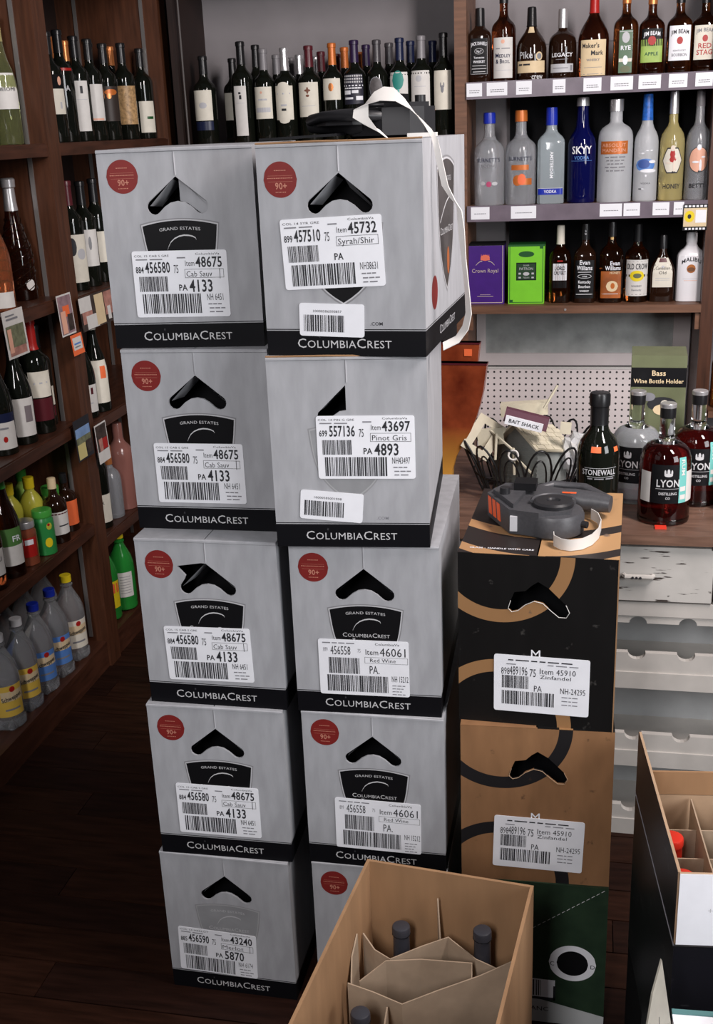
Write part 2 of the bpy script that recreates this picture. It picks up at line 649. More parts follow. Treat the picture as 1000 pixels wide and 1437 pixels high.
# sales card on the rail
t = thing('shelf_card', 'small yellow sunflower sale card clipped to the vodka rail', 'card', (.336, 3.834, 1.268), 0)
mpc = lambda x, y: (x, -.0006, y)
mpd = lambda x, y: (x, -.0009, y)
mpe = lambda x, y: (x, -.0012, y)
MB().box(-.038, .038, 0, .001, -.042, .040).build('card', m_black, t)
rect(MB(), -.036, .036, -.030, .028, mpc).build('picture', m_cream, t)
ell(MB(), -.018, .002, .016, .018, mpd).build('flower', m_yellow, t)
ell(MB(), -.018, .002, .006, .007, mpe).build('flower_centre', m_ink, t)
rect(MB(), .001, .034, -.018, .022, mpd).build('note', m_white, t)
b = MB()
for i in range(6):
    rect(b, -.034 + i * .012, -.026 + i * .012, .031, .037, mpd)
    rect(b, -.030 + i * .011, -.023 + i * .011, -.040, -.034, mpd)
b.build('lettering', m_white, t)

# pegboard and framed panel under the spirits shelves
pm = mat('pegboard_white', (.78, .70, .69), .6)
g = NG(pm)
S = .0237
fx = g.op('SUBTRACT', g.op('FRACT', g.op('DIVIDE', g.op('ADD', g.x, 10.0), S)), .5)
fz = g.op('SUBTRACT', g.op('FRACT', g.op('DIVIDE', g.op('ADD', g.z, 10.0), S)), .5)
d = g.op('ADD', g.op('MULTIPLY', fx, fx), g.op('MULTIPLY', fz, fz))
g.base(g.mix(g.op('LESS_THAN', d, .028), (.78, .70, .69), (.03, .03, .03)))
t = thing('pegboard', 'white pegboard below the framed grey panel', 'pegboard', (-.015, YB, .30))
MB().box(-.383, .383, -.018, -.004, -.25, .405).build('board', pm, t)
MB().box(-.383, .383, -.022, -.004, .405, .412).build('top_strip', m_offw, t)
t = thing('framed_panel', 'grey stained panel in a white painted frame above the pegboard', 'panel', (-.015, YB, .72))
m_pane = mat('stained_grey_panel', (.36, .375, .365), .45, noise=14, amt=.3, bump=.2)
MB().box(-.35, .325, -.016, -.006, .045, .225).build('panel', m_pane, t)
m_fr = mat('white_painted_frame', (.62, .56, .555), .6, noise=14, amt=.06)
for q in ((-.383, -.35, .0, .24), (.325, .383, .0, .24), (-.35, .325, 0, .045), (-.35, .325, .225, .24)):
    MB().box(q[0], q[1], -.026, -.006, q[2], q[3]).build('frame_rail', m_fr, t)

# ================================================================ WINE CASES
CW, CH, CD, TH = .25, .3128, .39, .004


def hole_poly(cx, zt):
    """boomerang carry hole, apex at zt"""
    P = [(cx, zt)]
    ang = [radians(a) for a in (45, 20, -5, -30, -60, -90, -115, -135)]
    for a in ang:
        P.append((cx + .0385 + .0115 * cos(a), zt - .046 + .0115 * sin(a)))
    P += [(cx + .021, zt - .0455), (cx + .011, zt - .0395), (cx, zt - .0375), (cx - .011, zt - .0395), (cx - .021, zt - .0455)]
    for a in reversed(ang):
        P.append((cx - .0385 - .0115 * cos(a), zt - .046 + .0115 * sin(a)))
    return P


def holed_panel(name, m, x0, x1, z0, z1, hole, y, th, parent):
    bm = bmesh.new()
    es = []
    for loop in ([(x0, z0), (x1, z0), (x1, z1), (x0, z1)], hole):
        vs = [bm.verts.new((p[0], y, p[1])) for p in loop]
        es += [bm.edges.new((vs[i], vs[(i + 1) % len(vs)])) for i in range(len(vs))]
    r = bmesh.ops.triangle_fill(bm, use_beauty=True, use_dissolve=False, edges=es)
    fs = [e for e in r['geom'] if isinstance(e, bmesh.types.BMFace)]
    ex = bmesh.ops.extrude_face_region(bm, geom=fs)
    for v in ex['geom']:
        if isinstance(v, bmesh.types.BMVert):
            v.co.y += th
    bmesh.ops.recalc_face_normals(bm, faces=bm.faces)
    me = bpy.data.meshes.new(name)
    bm.to_mesh(me)
    bm.free()
    me.materials.append(m)
    return link(name, me, parent)


def case_shell(t, w, d, h, m, hole, inner=None):
    holed_panel('front_panel', m, -w / 2, w / 2, 0, h, hole, -d / 2, TH, t)
    MB().box(-w / 2, -w / 2 + TH, -d / 2 + TH, d / 2, 0, h - .0004).build('side_panel', m, t)
    MB().box(w / 2 - TH, w / 2, -d / 2 + TH, d / 2, 0, h - .0004).build('side_panel', m, t)
    MB().box(-w / 2 + TH, w / 2 - TH, d / 2 - TH, d / 2, 0, h - .0004).build('back_panel', m, t)
    MB().box(-w / 2 + TH, w / 2 - TH, -d / 2 + TH, d / 2 - TH, 0, TH).build('bottom_panel', m, t)
    # inside: divider wall coloured black for the hollow's shade, a little behind the opening
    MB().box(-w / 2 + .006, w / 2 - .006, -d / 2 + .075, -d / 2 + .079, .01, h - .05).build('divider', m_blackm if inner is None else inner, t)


def shield(mb, w, ztop, bow, ztip, mp):
    """crest outline: bowed top, slightly tapering sides, pointed foot"""
    top = [(w / 2 * (1 - k / 10), ztop - bow * (1 - k / 10) ** 2) for k in range(21)]
    h = ztop - bow - ztip
    hw = lambda q: w / 2 * (1 - .22 * q - .78 * q ** 4)
    left = [(-hw(k / 14), ztop - bow - h * k / 14) for k in range(1, 15)]
    right = [(hw(k / 14), ztop - bow - h * k / 14) for k in range(13, 0, -1)]
    return mb.face([mp(*p) for p in top + left + right])


def label_map(cx, cz, rot, y):
    c, s = cos(radians(rot)), sin(radians(rot))
    return lambda x, v: (cx + x * c - v * s, y, cz + x * s + v * c)


def shipping_label(t, yf, cx, cz, rot, w, h, kind, T, seed):
    mp0 = label_map(cx, cz, rot, yf - .0008)
    r = .004
    outl = []
    for sx, sy, a0 in ((1, 1, 0), (-1, 1, 90), (-1, -1, 180), (1, -1, 270)):
        for k in range(4):
            a = radians(a0 + k * 30)
            outl.append((sx * (w / 2 - r) + r * cos(a), sy * (h / 2 - r) + r * sin(a)))
    lb = MB()
    n = len(outl)
    lb.add([mp0(*p) for p in outl] + [(lambda q: (q[0], yf, q[2]))(mp0(*p)) for p in outl], [tuple(range(n))] + [(i, (i + 1) % n, n + (i + 1) % n, n + i) for i in range(n)])
    L = lb.build('shipping_label', m_white, t)
    mp = label_map(cx, cz, rot, yf - .0011)
    ink, faint, bars = MB(), MB(), MB()
    if kind == 'A':
        text(ink, T['a'], -.0745, .0435, .0034, mp, w=.058, align='L')
        text(faint, '~2', -.0720, .0385, .0028, mp, w=.044, align='L')
        text(faint, '~1', -.004, .0405, .0030, mp, w=.014, align='L')
        text(ink, T['code3'], -.0735, .0185, .0100, mp, w=.0135, align='L', bold=True)
        text(ink, T['code'], -.0575, .0185, .0175, mp, w=.0415, align='L', bold=True)
        text(ink, T.get('sz', '75'), -.0105, .0175, .0135, mp, w=.0085, align='L')
        text(ink, 'ColumbiaVa', .0265, .0455, .0034, mp, w=.040, align='L')
        text(ink, 'Item', .0085, .0285, .0090, mp, w=.0165, align='L')
        text(ink, T['item'], .0265, .0265, .0165, mp, w=.0440, align='L', bold=True)
        frame(ink, .0075, .0715, .0095, .0235, .0006, mp)
        text(ink, T['wine'], .0095, .0115, .0090, mp, w=T.get('winew', .043), align='L')
        if T.get('bar', 1):
            rect(ink, .0645, .0655, .008, .024, mp)
        text(ink, 'PA', -.0045 if T.get('num') else .002, -.0105, .0100, mp, w=.0145, align='L', bold=True)
        if T.get('num'):
            text(ink, T['num'], .0135, -.0125, .0195, mp, w=.0395, align='L', bold=True)
        barcode(bars, -.069, -.021, -.0115, .0125, mp, seed, .00055)
        barcode(bars, -.066, .033, -.047, -.0155, mp, seed + 1, .00085)
        text(ink, T['nh'], .0405, -.0265, .0110, mp, w=.0290, align='L')
        text(faint, '~3', .0425, -.0335, .0028, mp, w=.022, align='L')
        text(faint, '~3', .0440, -.0400, .0028, mp, w=.026, align='L')
        text(faint, '~2', .0440, -.0460, .0028, mp, w=.022, align='L')
    elif kind == 'B':
        text(faint, '~4', -.070, .0445, .0030, mp, w=.055, align='L')
        text(ink, 'ColumbiaVa', .020, .0435, .0045, mp, w=.042, align='L')
        text(faint, '899', -.069, .029, .0080, mp, w=.008, align='L')
        text(ink, T['code'], -.0565, .0240, .0165, mp, w=.0350, align='L')
        text(faint, '75', -.010, .029, .0070, mp, w=.006, align='L')
        text(ink, 'Item', .0030, .0255, .0105, mp, w=.0235, align='L')
        text(ink, T['item'], .0280, .0235, .0160, mp, w=.0480, align='L')
        frame(ink, .002, .0755, .0095, .0210, .0005, mp)
        text(ink, T['wine'], .0105, .0120, .0070, mp, w=.045, align='L')
        text(ink, 'PA.', .0090, -.0100, .0155, mp, w=.0185, align='L')
        barcode(bars, -.060, -.006, -.0115, .0185, mp, seed, .0006)
        barcode(bars, -.064, .044, -.0455, -.0145, mp, seed + 1, .0008)
        text(ink, T['nh'], .0470, -.0240, .0115, mp, w=.0290, align='L')
        for q in range(4):
            text(faint, '~3', .0480, -.0320 - q * .0055, .0024, mp, w=.022 - (q % 3) * .003, align='L')
    elif kind == 'Z':
        text(ink, '~6', -.055, .0425, .0032, mp, w=.105, align='L')
        text(faint, '~1', -.058, .0350, .0026, mp, w=.016, align='L')
        text(faint, '~3', .010, .0370, .0026, mp, w=.05, align='L')
        text(ink, '898', -.0665, .0165, .0130, mp, w=.0145, align='L')
        text(ink, '489196', -.0525, .0165, .0165, mp, w=.0300, align='L')
        text(ink, '75', -.0195, .0150, .0150, mp, w=.0115, align='L')
        text(ink, 'Item 45910', -.0035, .0215, .0105, mp, w=.0600, align='L')
        text(ink, 'Zinfandel', -.0025, .0125, .0070, mp, w=.0520, align='L')
        text(ink, 'PA', -.0125, -.0120, .0115, mp, w=.0140, align='L')
        text(ink, 'NH-24295', .0310, -.0125, .0110, mp, w=.0420, align='L')
        barcode(bars, -.065, -.020, -.0085, .0150, mp, seed, .00055)
        barcode(bars, -.065, .024, -.0390, -.0135, mp, seed + 1, .0009)
        for q in range(3):
            text(faint, '~3', .034, -.020 - q * .007, .0026, mp, w=.026, align='L')
    elif kind == 'S':
        text(ink, T['code'], -.030, .0115, .0038, mp, w=.046, align='L')
        barcode(bars, -.044, .022, -.018, .0075, mp, seed, .0008)
    ink.build('lettering', m_ink, L)
    if faint.v:
        faint.build('lettering', m_inkf, L)['kind'] = 'stuff'
    bars.build('barcode', m_ink, L)


def place(t, fx, fy, a, w, d):
    """front-left corner and yaw -> origin at base centre"""
    t.location.x = fx + cos(a) * w / 2 - sin(a) * d / 2
    t.location.y = fy + sin(a) * w / 2 + cos(a) * d / 2
    t.rotation_euler.z = a


LET = {}


def grey_case(label, fx, fy, a, row, ship, seal=None, crest='black', small=None, hole=True, side=False, tilt=None):
    t = thing('wine_case', label, 'box', (0, 0, row * CH), a, 'grey wine cases in the two tall stacks')
    place(t, fx, fy, a, CW, CD)
    hp = hole_poly(0, .270)
    if tilt == 'half':
        hp = [(-.002, .268), (-.002, .228), (-.013, .226), (-.026, .217), (-.040, .210), (-.049, .215), (-.047, .224)]
    if tilt == 'torn':
        hp = [(-.008, .271), (.0, .270)] + hp[1:13] + [p for p in hp[13:] if p[1] < .236] + [(-.041, .240), (-.038, .247), (-.053, .264)]
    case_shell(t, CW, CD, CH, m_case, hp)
    yf = -CD / 2
    for s in (-1, 1):
        MB().box(min(s * .0008, s * CW / 2), max(s * .0008, s * CW / 2), -CD / 2, CD / 2, CH - .0004, CH + .0002).build('top_flap', m_case, t)
    # folded top edge and centre crease of the front panel
    MB().tube([(-CW / 2, yf + .001, CH - .003), (0, yf + .0006, CH - .0026), (CW / 2, yf + .001, CH - .003)], .0032, 6).build('top_fold', m_case, t)
    MB().prism([(-.0016, .0), (.0016, .0), (0, -.0012)], .272, CH - .002, 'z').build('crease', m_case, t).location = (0, yf, 0)
    # hidden folded hand flap
    MB().add([(-.006, yf + .004, .266), (-.046, yf + .004, .226), (-.040, yf + .05, .222), (-.004, yf + .045, .258)], [(0, 1, 2, 3)]).build('hand_flap', m_case, t)
    MB().add([(.006, yf + .004, .266), (.046, yf + .004, .226), (.040, yf + .055, .214), (.004, yf + .05, .246)], [(0, 1, 2, 3)]).build('hand_flap', m_case, t)
    if tilt == 'tab':
        MB().add([(.0005, yf + .016, .268), (.047, yf + .006, .233), (.050, yf + .006, .222), (.046, yf + .006, .213), (.036, yf + .008, .212), (.014, yf + .013, .228), (.0005, yf + .016, .232)], [tuple(range(7))]).build('hand_flap', m_case, t)
    # crest
    lay = lambda k: (lambda x, z: (x, yf - .00012 * k, z))
    o = thing_part('crest_print', t)
    cm = [m_midgrey, m_case_light, m_black] if crest == 'black' else [m_lightgrey2, m_case_dim, m_case_dim2]
    for k, (w, zt, tip) in enumerate(((.1300, .2065, .0760), (.1260, .2048, .0790), (.1215, .2030, .0815))):
        shield(MB(), w, zt, .008, tip, lay(k + 1)).build(('border', 'border_gap', 'field')[k], cm[k], o)
    lw = m_silver_ink if crest == 'black' else m_lightgrey
    l1 = MB()
    text(l1, 'GRAND ESTATES', 0, .1865, .0050, lay(5), w=.068, arc=.002)
    path = [(-.0225, .158), (-.0205, .163), (-.0165, .1695), (-.010, .175), (-.002, .1785), (.006, .180), (.014, .1795), (.020, .178), (.0245, .1755), (.0255, .173)]
    for i in range(9):
        (xa, za), (xb, zb) = path[i], path[i + 1]
        wd = .0006 + .0005 * sin(pi * i / 9)
        l1.face([lay(5)(xa, za - wd), lay(5)(xb, zb - wd), lay(5)(xb, zb + wd), lay(5)(xa, za + wd)])
    text(l1, 'ColumbiaCrest', 0, .1460, .0080, lay(5), w=.081, sc=.78)
    text(l1, 'v', -.021, .139, .008, lay(5), sc=None)
    l1.build('lettering', lw, o)
    # band lettering
    key = 'band'
    if key not in LET:
        LET[key] = text(MB(), 'ColumbiaCrest', -.002, .0128, .0150, lay(1), w=.150, sc=.80).mesh('brand_lettering', m_silver_ink)
    link('brand_lettering', LET[key], t)
    if seal:
        sx, sz = seal
        ell(MB(), sx, sz, .0258, .0258, lay(2), 26).build('seal_sticker', m_red_seal, t)
        sl = MB()
        text(sl, '90+', sx + .001, sz - .0135, .0095, lay(4), w=.019, bold=True)
        for q, (dz, ww) in enumerate(((.0125, .018), (.0055, .038), (.0015, .040), (-.0030, .038), (-.0185, .016))):
            hh = .0003 if q in (1, 3) else .0013
            x = sx - ww / 2
            rr = random.Random(q)
            while x < sx + ww / 2 - .001:
                wq = ww if q in (1, 3) else rr.uniform(.0012, .0024)
                rect(sl, x, min(x + wq, sx + ww / 2), sz + dz, sz + dz + hh, lay(4))
                x += wq + .0008
        sl.build('seal_lettering', m_seal_ink, t.children[-1])
    shipping_label(t, yf - .0006, *ship)
    if small:
        text(MB(), '.COM', .050, .0475, .0050, lay(1), w=.020, bold=True).build('web_lettering', m_ink if crest == 'black' else m_inkf, t)
        shipping_label(t, yf - .0006, *small)
    if side or tilt == 'half':
        MB().tube([(-CW / 2, yf + .001, CH + .0008), (-.03, yf - .0006, CH + .0016), (.04, yf + .0002, CH + .0006), (CW / 2, yf + .001, CH + .0012)], .0015, 5).build('torn_edge', m_kraft, t)
    if side:
        side_print(t)
    return t


def thing_part(name, parent):
    o = bpy.data.objects.new(name, None)
    o.empty_display_size = .01
    COL.objects.link(o)
    o.parent = parent
    return o


m_case_light = mat('pale_silver_print', (.50, .50, .52), .45)
m_lightgrey2 = mat('thin_grey_line', (.28, .28, .29), .5)
m_case_dim = mat('silver_print', (.37, .375, .385), .45)
m_case_dim2 = mat('darker_silver_print', (.27, .275, .285), .45, noise=20, amt=.15)  # darker grey print tone for the field of the pale crest


def side_print(t):
    """tall shield picture and red seal on the wide right side"""
    xs = CW / 2
    lay = lambda k: (lambda y, z: (xs + .00015 * k, y, z))
    o = thing_part('side_print', t)
    for k, (w, zt, tip, m) in enumerate(((.170, .285, .070, m_midgrey), (.164, .282, .074, m_case_light), (.156, .279, .078, mat('dark_photo_print', (.05, .045, .045), .35, noise=18, amt=.8)))):
        shield(MB(), w, zt, .014, tip, lay(k + 1)).build(('border', 'border_gap', 'picture')[k], m, o)
    l = MB()
    text(l, 'GRAND ESTATES', 0, .245, .008, lay(4), w=.09)
    for i in range(14):
        u, v = i / 14, (i + 1) / 14
        za, zb = .185 + .035 * sin(pi * .5 * u), .185 + .035 * sin(pi * .5 * v)
        l.face([lay(4)(-.06 + .10 * u, za - .0015), lay(4)(-.06 + .10 * v, zb - .0015), lay(4)(-.06 + .10 * v, zb + .0015), lay(4)(-.06 + .10 * u, za + .0015)])
    text(l, 'ColumbiaCrest', 0, .165, .012, lay(4), w=.12, sc=.8)
    l.build('lettering', m_silver_ink, o)
    ell(MB(), .01, .120, .012, .022, lay(5)).build('flame_print', mat('dull_orange_print', (.35, .10, .03), .5), o)
    ell(MB(), -.115, .085, .0258, .0258, lay(2), 24).build('seal_sticker', m_red_seal, t)
    text(MB(), 'ColumbiaCrest', 0, .0128, .0150, lay(2), w=.150, sc=.8).build('side_lettering', m_lightgrey, t)


A48 = dict(a='COL 15 CAB S GRE', code3='884', code='456580', item='48675', wine='Cab Sauv', num='4133', nh='NH 6451')
grey_case('grey wine case item 48675, topmost of its column, beside the item 45732 case', -.761, 1.711, .075, 4, (-.0052, .1035, -.3, .156, .106, 'A', A48, 11), (-.0857, .2720), tilt='tab')
grey_case('grey wine case item 48675, second from the top of its column', -.751, 1.701, .012, 3, (-.0056, .1016, 0, .156, .105, 'A', A48, 11), (-.0847, .2690))
grey_case('grey wine case item 48675 with torn carry hole, third from the top', -.743, 1.653, -.002, 2, (-.0085, .1004, 1.0, .156, .103, 'A', A48, 11), (-.0842, .2660), tilt='torn')
grey_case('grey wine case item 48675, fourth from the top of its column', -.750, 1.643, .015, 1, (-.0073, .1005, -.2, .156, .105, 'A', A48, 11), (-.0834, .2670))
grey_case('grey wine case item 43240 with pale crest, on the floor', -.758, 1.644, -.009, 0, (-.0270, .0925, -1.6, .156, .100, 'A', dict(a='COL 14 MERLOT', code3='885', code='456590', item='43240', wine='Merlot', num='5870', nh='NH 6174'), 31), None, 'grey')
grey_case('grey wine case item 45732 with side picture, under the trailing white strip', -.484, 1.653, -.046, 4, (-.0137, .1560, 2.2, .156, .104, 'A', dict(a='COL 14 SYR GRE', code3='899', code='457510', item='45732', wine='Syrah/Shir', winew=.056, bar=0, nh='NH38631'), 41), (-.0890, .2625), small=(-.0198, .0555, -1.6, .102, .050, 'S', dict(code='10000586000857'), 43), side=True)
grey_case('grey wine case item 43697 with half-punched carry hole and pale crest', -.485, 1.637, .072, 3, (.0270, .1680, 0, .155, .103, 'A', dict(a='COL 14 PIN G GRE', code3='699', code='557136', item='43697', wine='Pinot Gris', winew=.056, bar=0, num='4893', nh='NH43497'), 51), None, 'grey', small=(-.0321, .0700, -4.8, .102, .049, 'S', dict(code='10000585001908'), 53), tilt='half')
B46 = dict(code='456558', item='46061', wine='Red Wine', nh='NH 15212')
grey_case('grey wine case item 46061, upper of the two alike', -.472, 1.654, .027, 2, (-.0059, .0887, 0, .155, .104, 'B', B46, 61), (-.0851, .2705))
grey_case('grey wine case item 46061, lower of the two, behind the open brown carton', -.468, 1.655, .0, 1, (.0045, .0893, -.6, .155, .104, 'B', B46, 61), (-.0844, .2725))
grey_case('grey wine case on the floor, mostly hidden by the open brown carton', -.466, 1.655, .01, 0, (-.0059, .0887, 0, .155, .104, 'B', B46, 61), (-.0844, .2690))

# loose flap of the top case lying over the next
t = MB().box(0, .125, -.12, .17, 0, .004).build('case_flap', m_case)
tag(t, 'loose pale cardboard flap lying across the two topmost grey cases', 'cardboard flap')
t.location, t.rotation_euler = (-.520, 1.90, 5 * CH + .0035), (0, radians(-1.5), radians(3))

# ---------------------------------------------------------------- zinfandel cases
ZW, ZH, ZD = .257, .308, .335


def zin_case(label, fx, fy, a, row, m, ship, hcol, top=False):
    t = thing('wine_case', label, 'box', (0, 0, row * ZH), a, 'cases stacked under the price gun')
    place(t, fx, fy, a, ZW, ZD)
    hp = [(.002, .263), (.020, .252), (.047, .225), (.053, .212), (.048, .203), (.036, .203), (.024, .213), (.010, .226), (-.004, .229), (-.018, .222), (-.030, .211), (-.040, .208), (-.046, .214), (-.042, .228), (-.036, .243), (-.018, .246), (-.008, .256)]
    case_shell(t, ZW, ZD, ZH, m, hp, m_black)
    yf = -ZD / 2
    lay = lambda k: (lambda x, z: (x, yf - .00015 * k, z))
    text(MB(), 'M', .0, .1255, .017, lay(2), w=.019).build('initial', m_white, t)
    shipping_label(t, yf - .0006, *ship)
    # ragged lip of the torn hole
    MB().tube([(p[0], yf - .0006, p[1]) for p in hp[2:14]], .0006, 5).build('torn_edge', m_offw if row == 2 else m_kraft_l, t)
    for s in (-1, 1):
        mm = m_ring_b if (s < 0) == (row == 2) else m_ring_t
        fl = MB().box(min(s * .0012, s * ZW / 2), max(s * .0012, s * ZW / 2), -ZD / 2, ZD / 2, ZH - .0004, ZH + .0006).build('top_flap', zt[s] if top else mm, t)
    if top:
        text(MB(), 'GLASS - HANDLE WITH CARE', -.112, -ZD / 2 + .020, .006, lambda x, y: (x, y, ZH + .0010), w=.105, align='L', bold=True).build('lettering', m_white, t)
        MB().box(.127, .1290, -ZD / 2 - .0005, -ZD / 2 + .006, .0, ZH).build('worn_edge', m_kraft, t)
    return t


zt = {}
for s, base, st in ((-1, (.018, .013, .012), (.40, .22, .10)), (1, (.42, .24, .11), (.020, .015, .014))):
    m = mat('top_flap_print_%s' % ('black' if s < 0 else 'tan'), base, .5)
    g = NG(m)
    bow = g.op('ADD', g.y, g.op('MULTIPLY', g.op('MULTIPLY', g.x, g.x), -3.0))
    f = g.op('MAXIMUM', g.inside(bow, -.20, -.168), g.inside(bow, -.09, -.055))
    f = g.op('MAXIMUM', f, g.inside(bow, .135, .16))
    g.base(g.mix(g.noise(40, .66, .74, 6), g.mix(f, base, st), (.16, .11, .08)))
    zt[s] = m
zin_case('black and tan printed wine case item 45910 carrying the price gun', -.194, 1.676, -.04, 2, m_ring_b, (.0097, .0776, -.2, .157, .105, 'Z', {}, 71), None, True)
zin_case('tan wine case item 45910 with black ring print and torn hole', -.190, 1.658, .033, 1, m_ring_t, (.0054, .0794, -1.8, .155, .104, 'Z', {}, 71), None)

# dark green case at the bottom of that column
t = thing('wine_case', 'dark green wine case with white oval emblem, on the floor', 'box', (0, 0, 0), 0, 'cases stacked under the price gun')
place(t, -.190, 1.660, 0.0, ZW, ZD)
yf = -ZD / 2
gm = mat('green_case_print', (.018, .038, .020), .5)
g = NG(gm)
gl = g.op('ADD', g.z, g.op('MULTIPLY', g.x, .22))
g.base(g.mix(g.op('LESS_THAN', gl, .055), g.mix(g.noise(30, .3, .7), (.013, .030, .016), (.022, .046, .024)), (.50, .52, .52)))
MB().box(-ZW / 2, ZW / 2, -ZD / 2, ZD / 2, 0, ZH).build('body', gm, t)
lay = lambda k: (lambda x, z: (x, yf - .0002 * k, z))
e = ell(MB(), .070, .140, .042, .039, lay(1), 24).build('emblem', m_white, t)
ell(MB(), .070, .140, .028, .027, lay(2), 24).build('emblem_centre', m_black, e)
b = MB()
text(b, 'C', .034, .132, .009, lay(3))
text(b, 'D', .106, .132, .009, lay(3))
b.build('emblem_lettering', m_ink, e)
b = MB()
for i in range(22):
    u = i / 22
    x0, z0, x1, z1 = -.06 + .185 * u, .165 + .140 * u, -.06 + .185 * (u + .028), .165 + .140 * (u + .028)
    b.face([lay(1)(x0, z0), lay(1)(x1, z1), lay(1)(x1, z1 + .0014), lay(1)(x0, z0 + .0014)])
b.build('dashed_line', m_silver_ink, t)
e = rect(MB(), -.10, .040, .052, .098, lay(1)).build('barcode_panel', m_white, t)
b = barcode(MB(), -.098, .018, .060, .096, lay(2), 81, .0009)
rect(b, -.10, .041, .052, .058, lay(2))
rect(b, .037, .041, .052, .085, lay(2))
b.build('barcode', m_ink, e)
text(MB(), 'SAUVIGNON BLANC', .030, .026, .0100, lay(2), w=.145, align='R').build('lettering', m_ink, t)
text(MB(), 'NEW ZEALAND', -.110, .296, .0055, lay(2), w=.050, align='L').build('origin_lettering', m_silver_ink, t)

# ================================================================ BOTTLES
PROF = {
    'bordeaux': [(.0, .90), (.004, .97), (.012, 1), (.60, 1), (.635, .985), (.665, .93), (.69, .82), (.71, .66), (.73, .51), (.75, .42), (.775, .375), (.80, .36), (.955, .34), (.957, .39), (.992, .39), (1, .36)],
    'burgundy': [(.0, .90), (.004, .97), (.012, 1), (.42, 1), (.48, .97), (.54, .88), (.60, .74), (.66, .58), (.72, .46), (.78, .39), (.83, .36), (.955, .335), (.957, .38), (.992, .38), (1, .35)],
    'champ': [(.0, .90), (.005, .98), (.012, 1), (.34, 1), (.42, .94), (.50, .80), (.58, .64), (.66, .50), (.74, .41), (.82, .36), (.92, .34), (.93, .42), (.99, .44), (1, .38)],
    'bourbon': [(.0, .92), (.004, .98), (.012, 1), (.56, 1), (.60, .985), (.635, .93), (.665, .80), (.69, .62), (.715, .46), (.75, .37), (.80, .34), (.97, .33), (1, .31)],
    'square': [(.0, .92), (.005, .98), (.012, 1), (.63, 1), (.665, .96), (.70, .82), (.725, .62), (.75, .46), (.78, .40), (.97, .38), (1, .36)],
    'squat': [(.0, .93), (.006, .985), (.016, 1), (.46, 1), (.53, .985), (.59, .92), (.635, .78), (.665, .58), (.69, .40), (.72, .32), (.97, .31), (1, .29)],
    'flask': [(.0, .93), (.006, .985), (.016, 1), (.44, 1), (.50, .96), (.56, .84), (.62, .66), (.67, .48), (.72, .35), (.76, .29), (.98, .25), (1, .22)],
    'absolut': [(.0, .95), (.005, .99), (.012, 1), (.60, 1), (.65, .985), (.69, .93), (.725, .80), (.75, .60), (.765, .44), (.785, .36), (.87, .35), (.90, .35)],
    'goose': [(.0, .93), (.005, .98), (.012, 1), (.50, 1), (.56, .99), (.61, .92), (.65, .78), (.69, .58), (.73, .47), (.80, .42), (.98, .37), (1, .34)],
    'tallneck': [(.0, .93), (.005, .98), (.012, 1), (.52, 1), (.57, .97), (.62, .86), (.66, .66), (.69, .46), (.73, .36), (.97, .32), (1, .30)],
    'rum': [(.0, .93), (.02, 1), (.26, 1.0), (.50, .98), (.56, .96), (.615, .88), (.655, .72), (.68, .50), (.70, .33), (.73, .285), (.90, .285), (.93, .29)],
    'port': [(.0, .93), (.006, .985), (.014, 1), (.52, 1), (.58, .97), (.63, .88), (.67, .72), (.70, .55), (.73, .45), (.77, .41), (.90, .42), (.905, .47), (.985, .47), (1, .43)],
    'lemon': [(.0, .62), (.02, .74), (.10, .80), (.22, .74), (.34, .78), (.48, .98), (.58, 1), (.66, .92), (.73, .70), (.78, .48), (.80, .40), (.86, .40)],
    'pet': [(.0, .58), (.008, .78), (.03, .95), (.06, 1), (.10, .96), (.14, 1), (.52, 1), (.56, .985), (.62, .95), (.70, .82), (.78, .58), (.84, .40), (.875, .33), (.88, .44), (.895, .44), (.90, .33), (.93, .33)],
    'jar': [(.0, .90), (.02, 1), (.70, 1), (.78, .97), (.82, .86), (.85, .84), (.86, .90), (.98, .90), (1, .86)],
    'malibu': [(.0, .92), (.006, .98), (.015, 1), (.60, 1), (.66, .98), (.70, .90), (.74, .74), (.77, .55), (.80, .43), (.83, .385), (.985, .38), (1, .35)],
}


def prof_r(P, u):
    for (a, ra), (b, rb) in zip(P, P[1:]):
        if a <= u <= b:
            return ra + (rb - ra) * (u - a) / max(1e-6, b - a)
    return P[-1][1]


BODY = {}


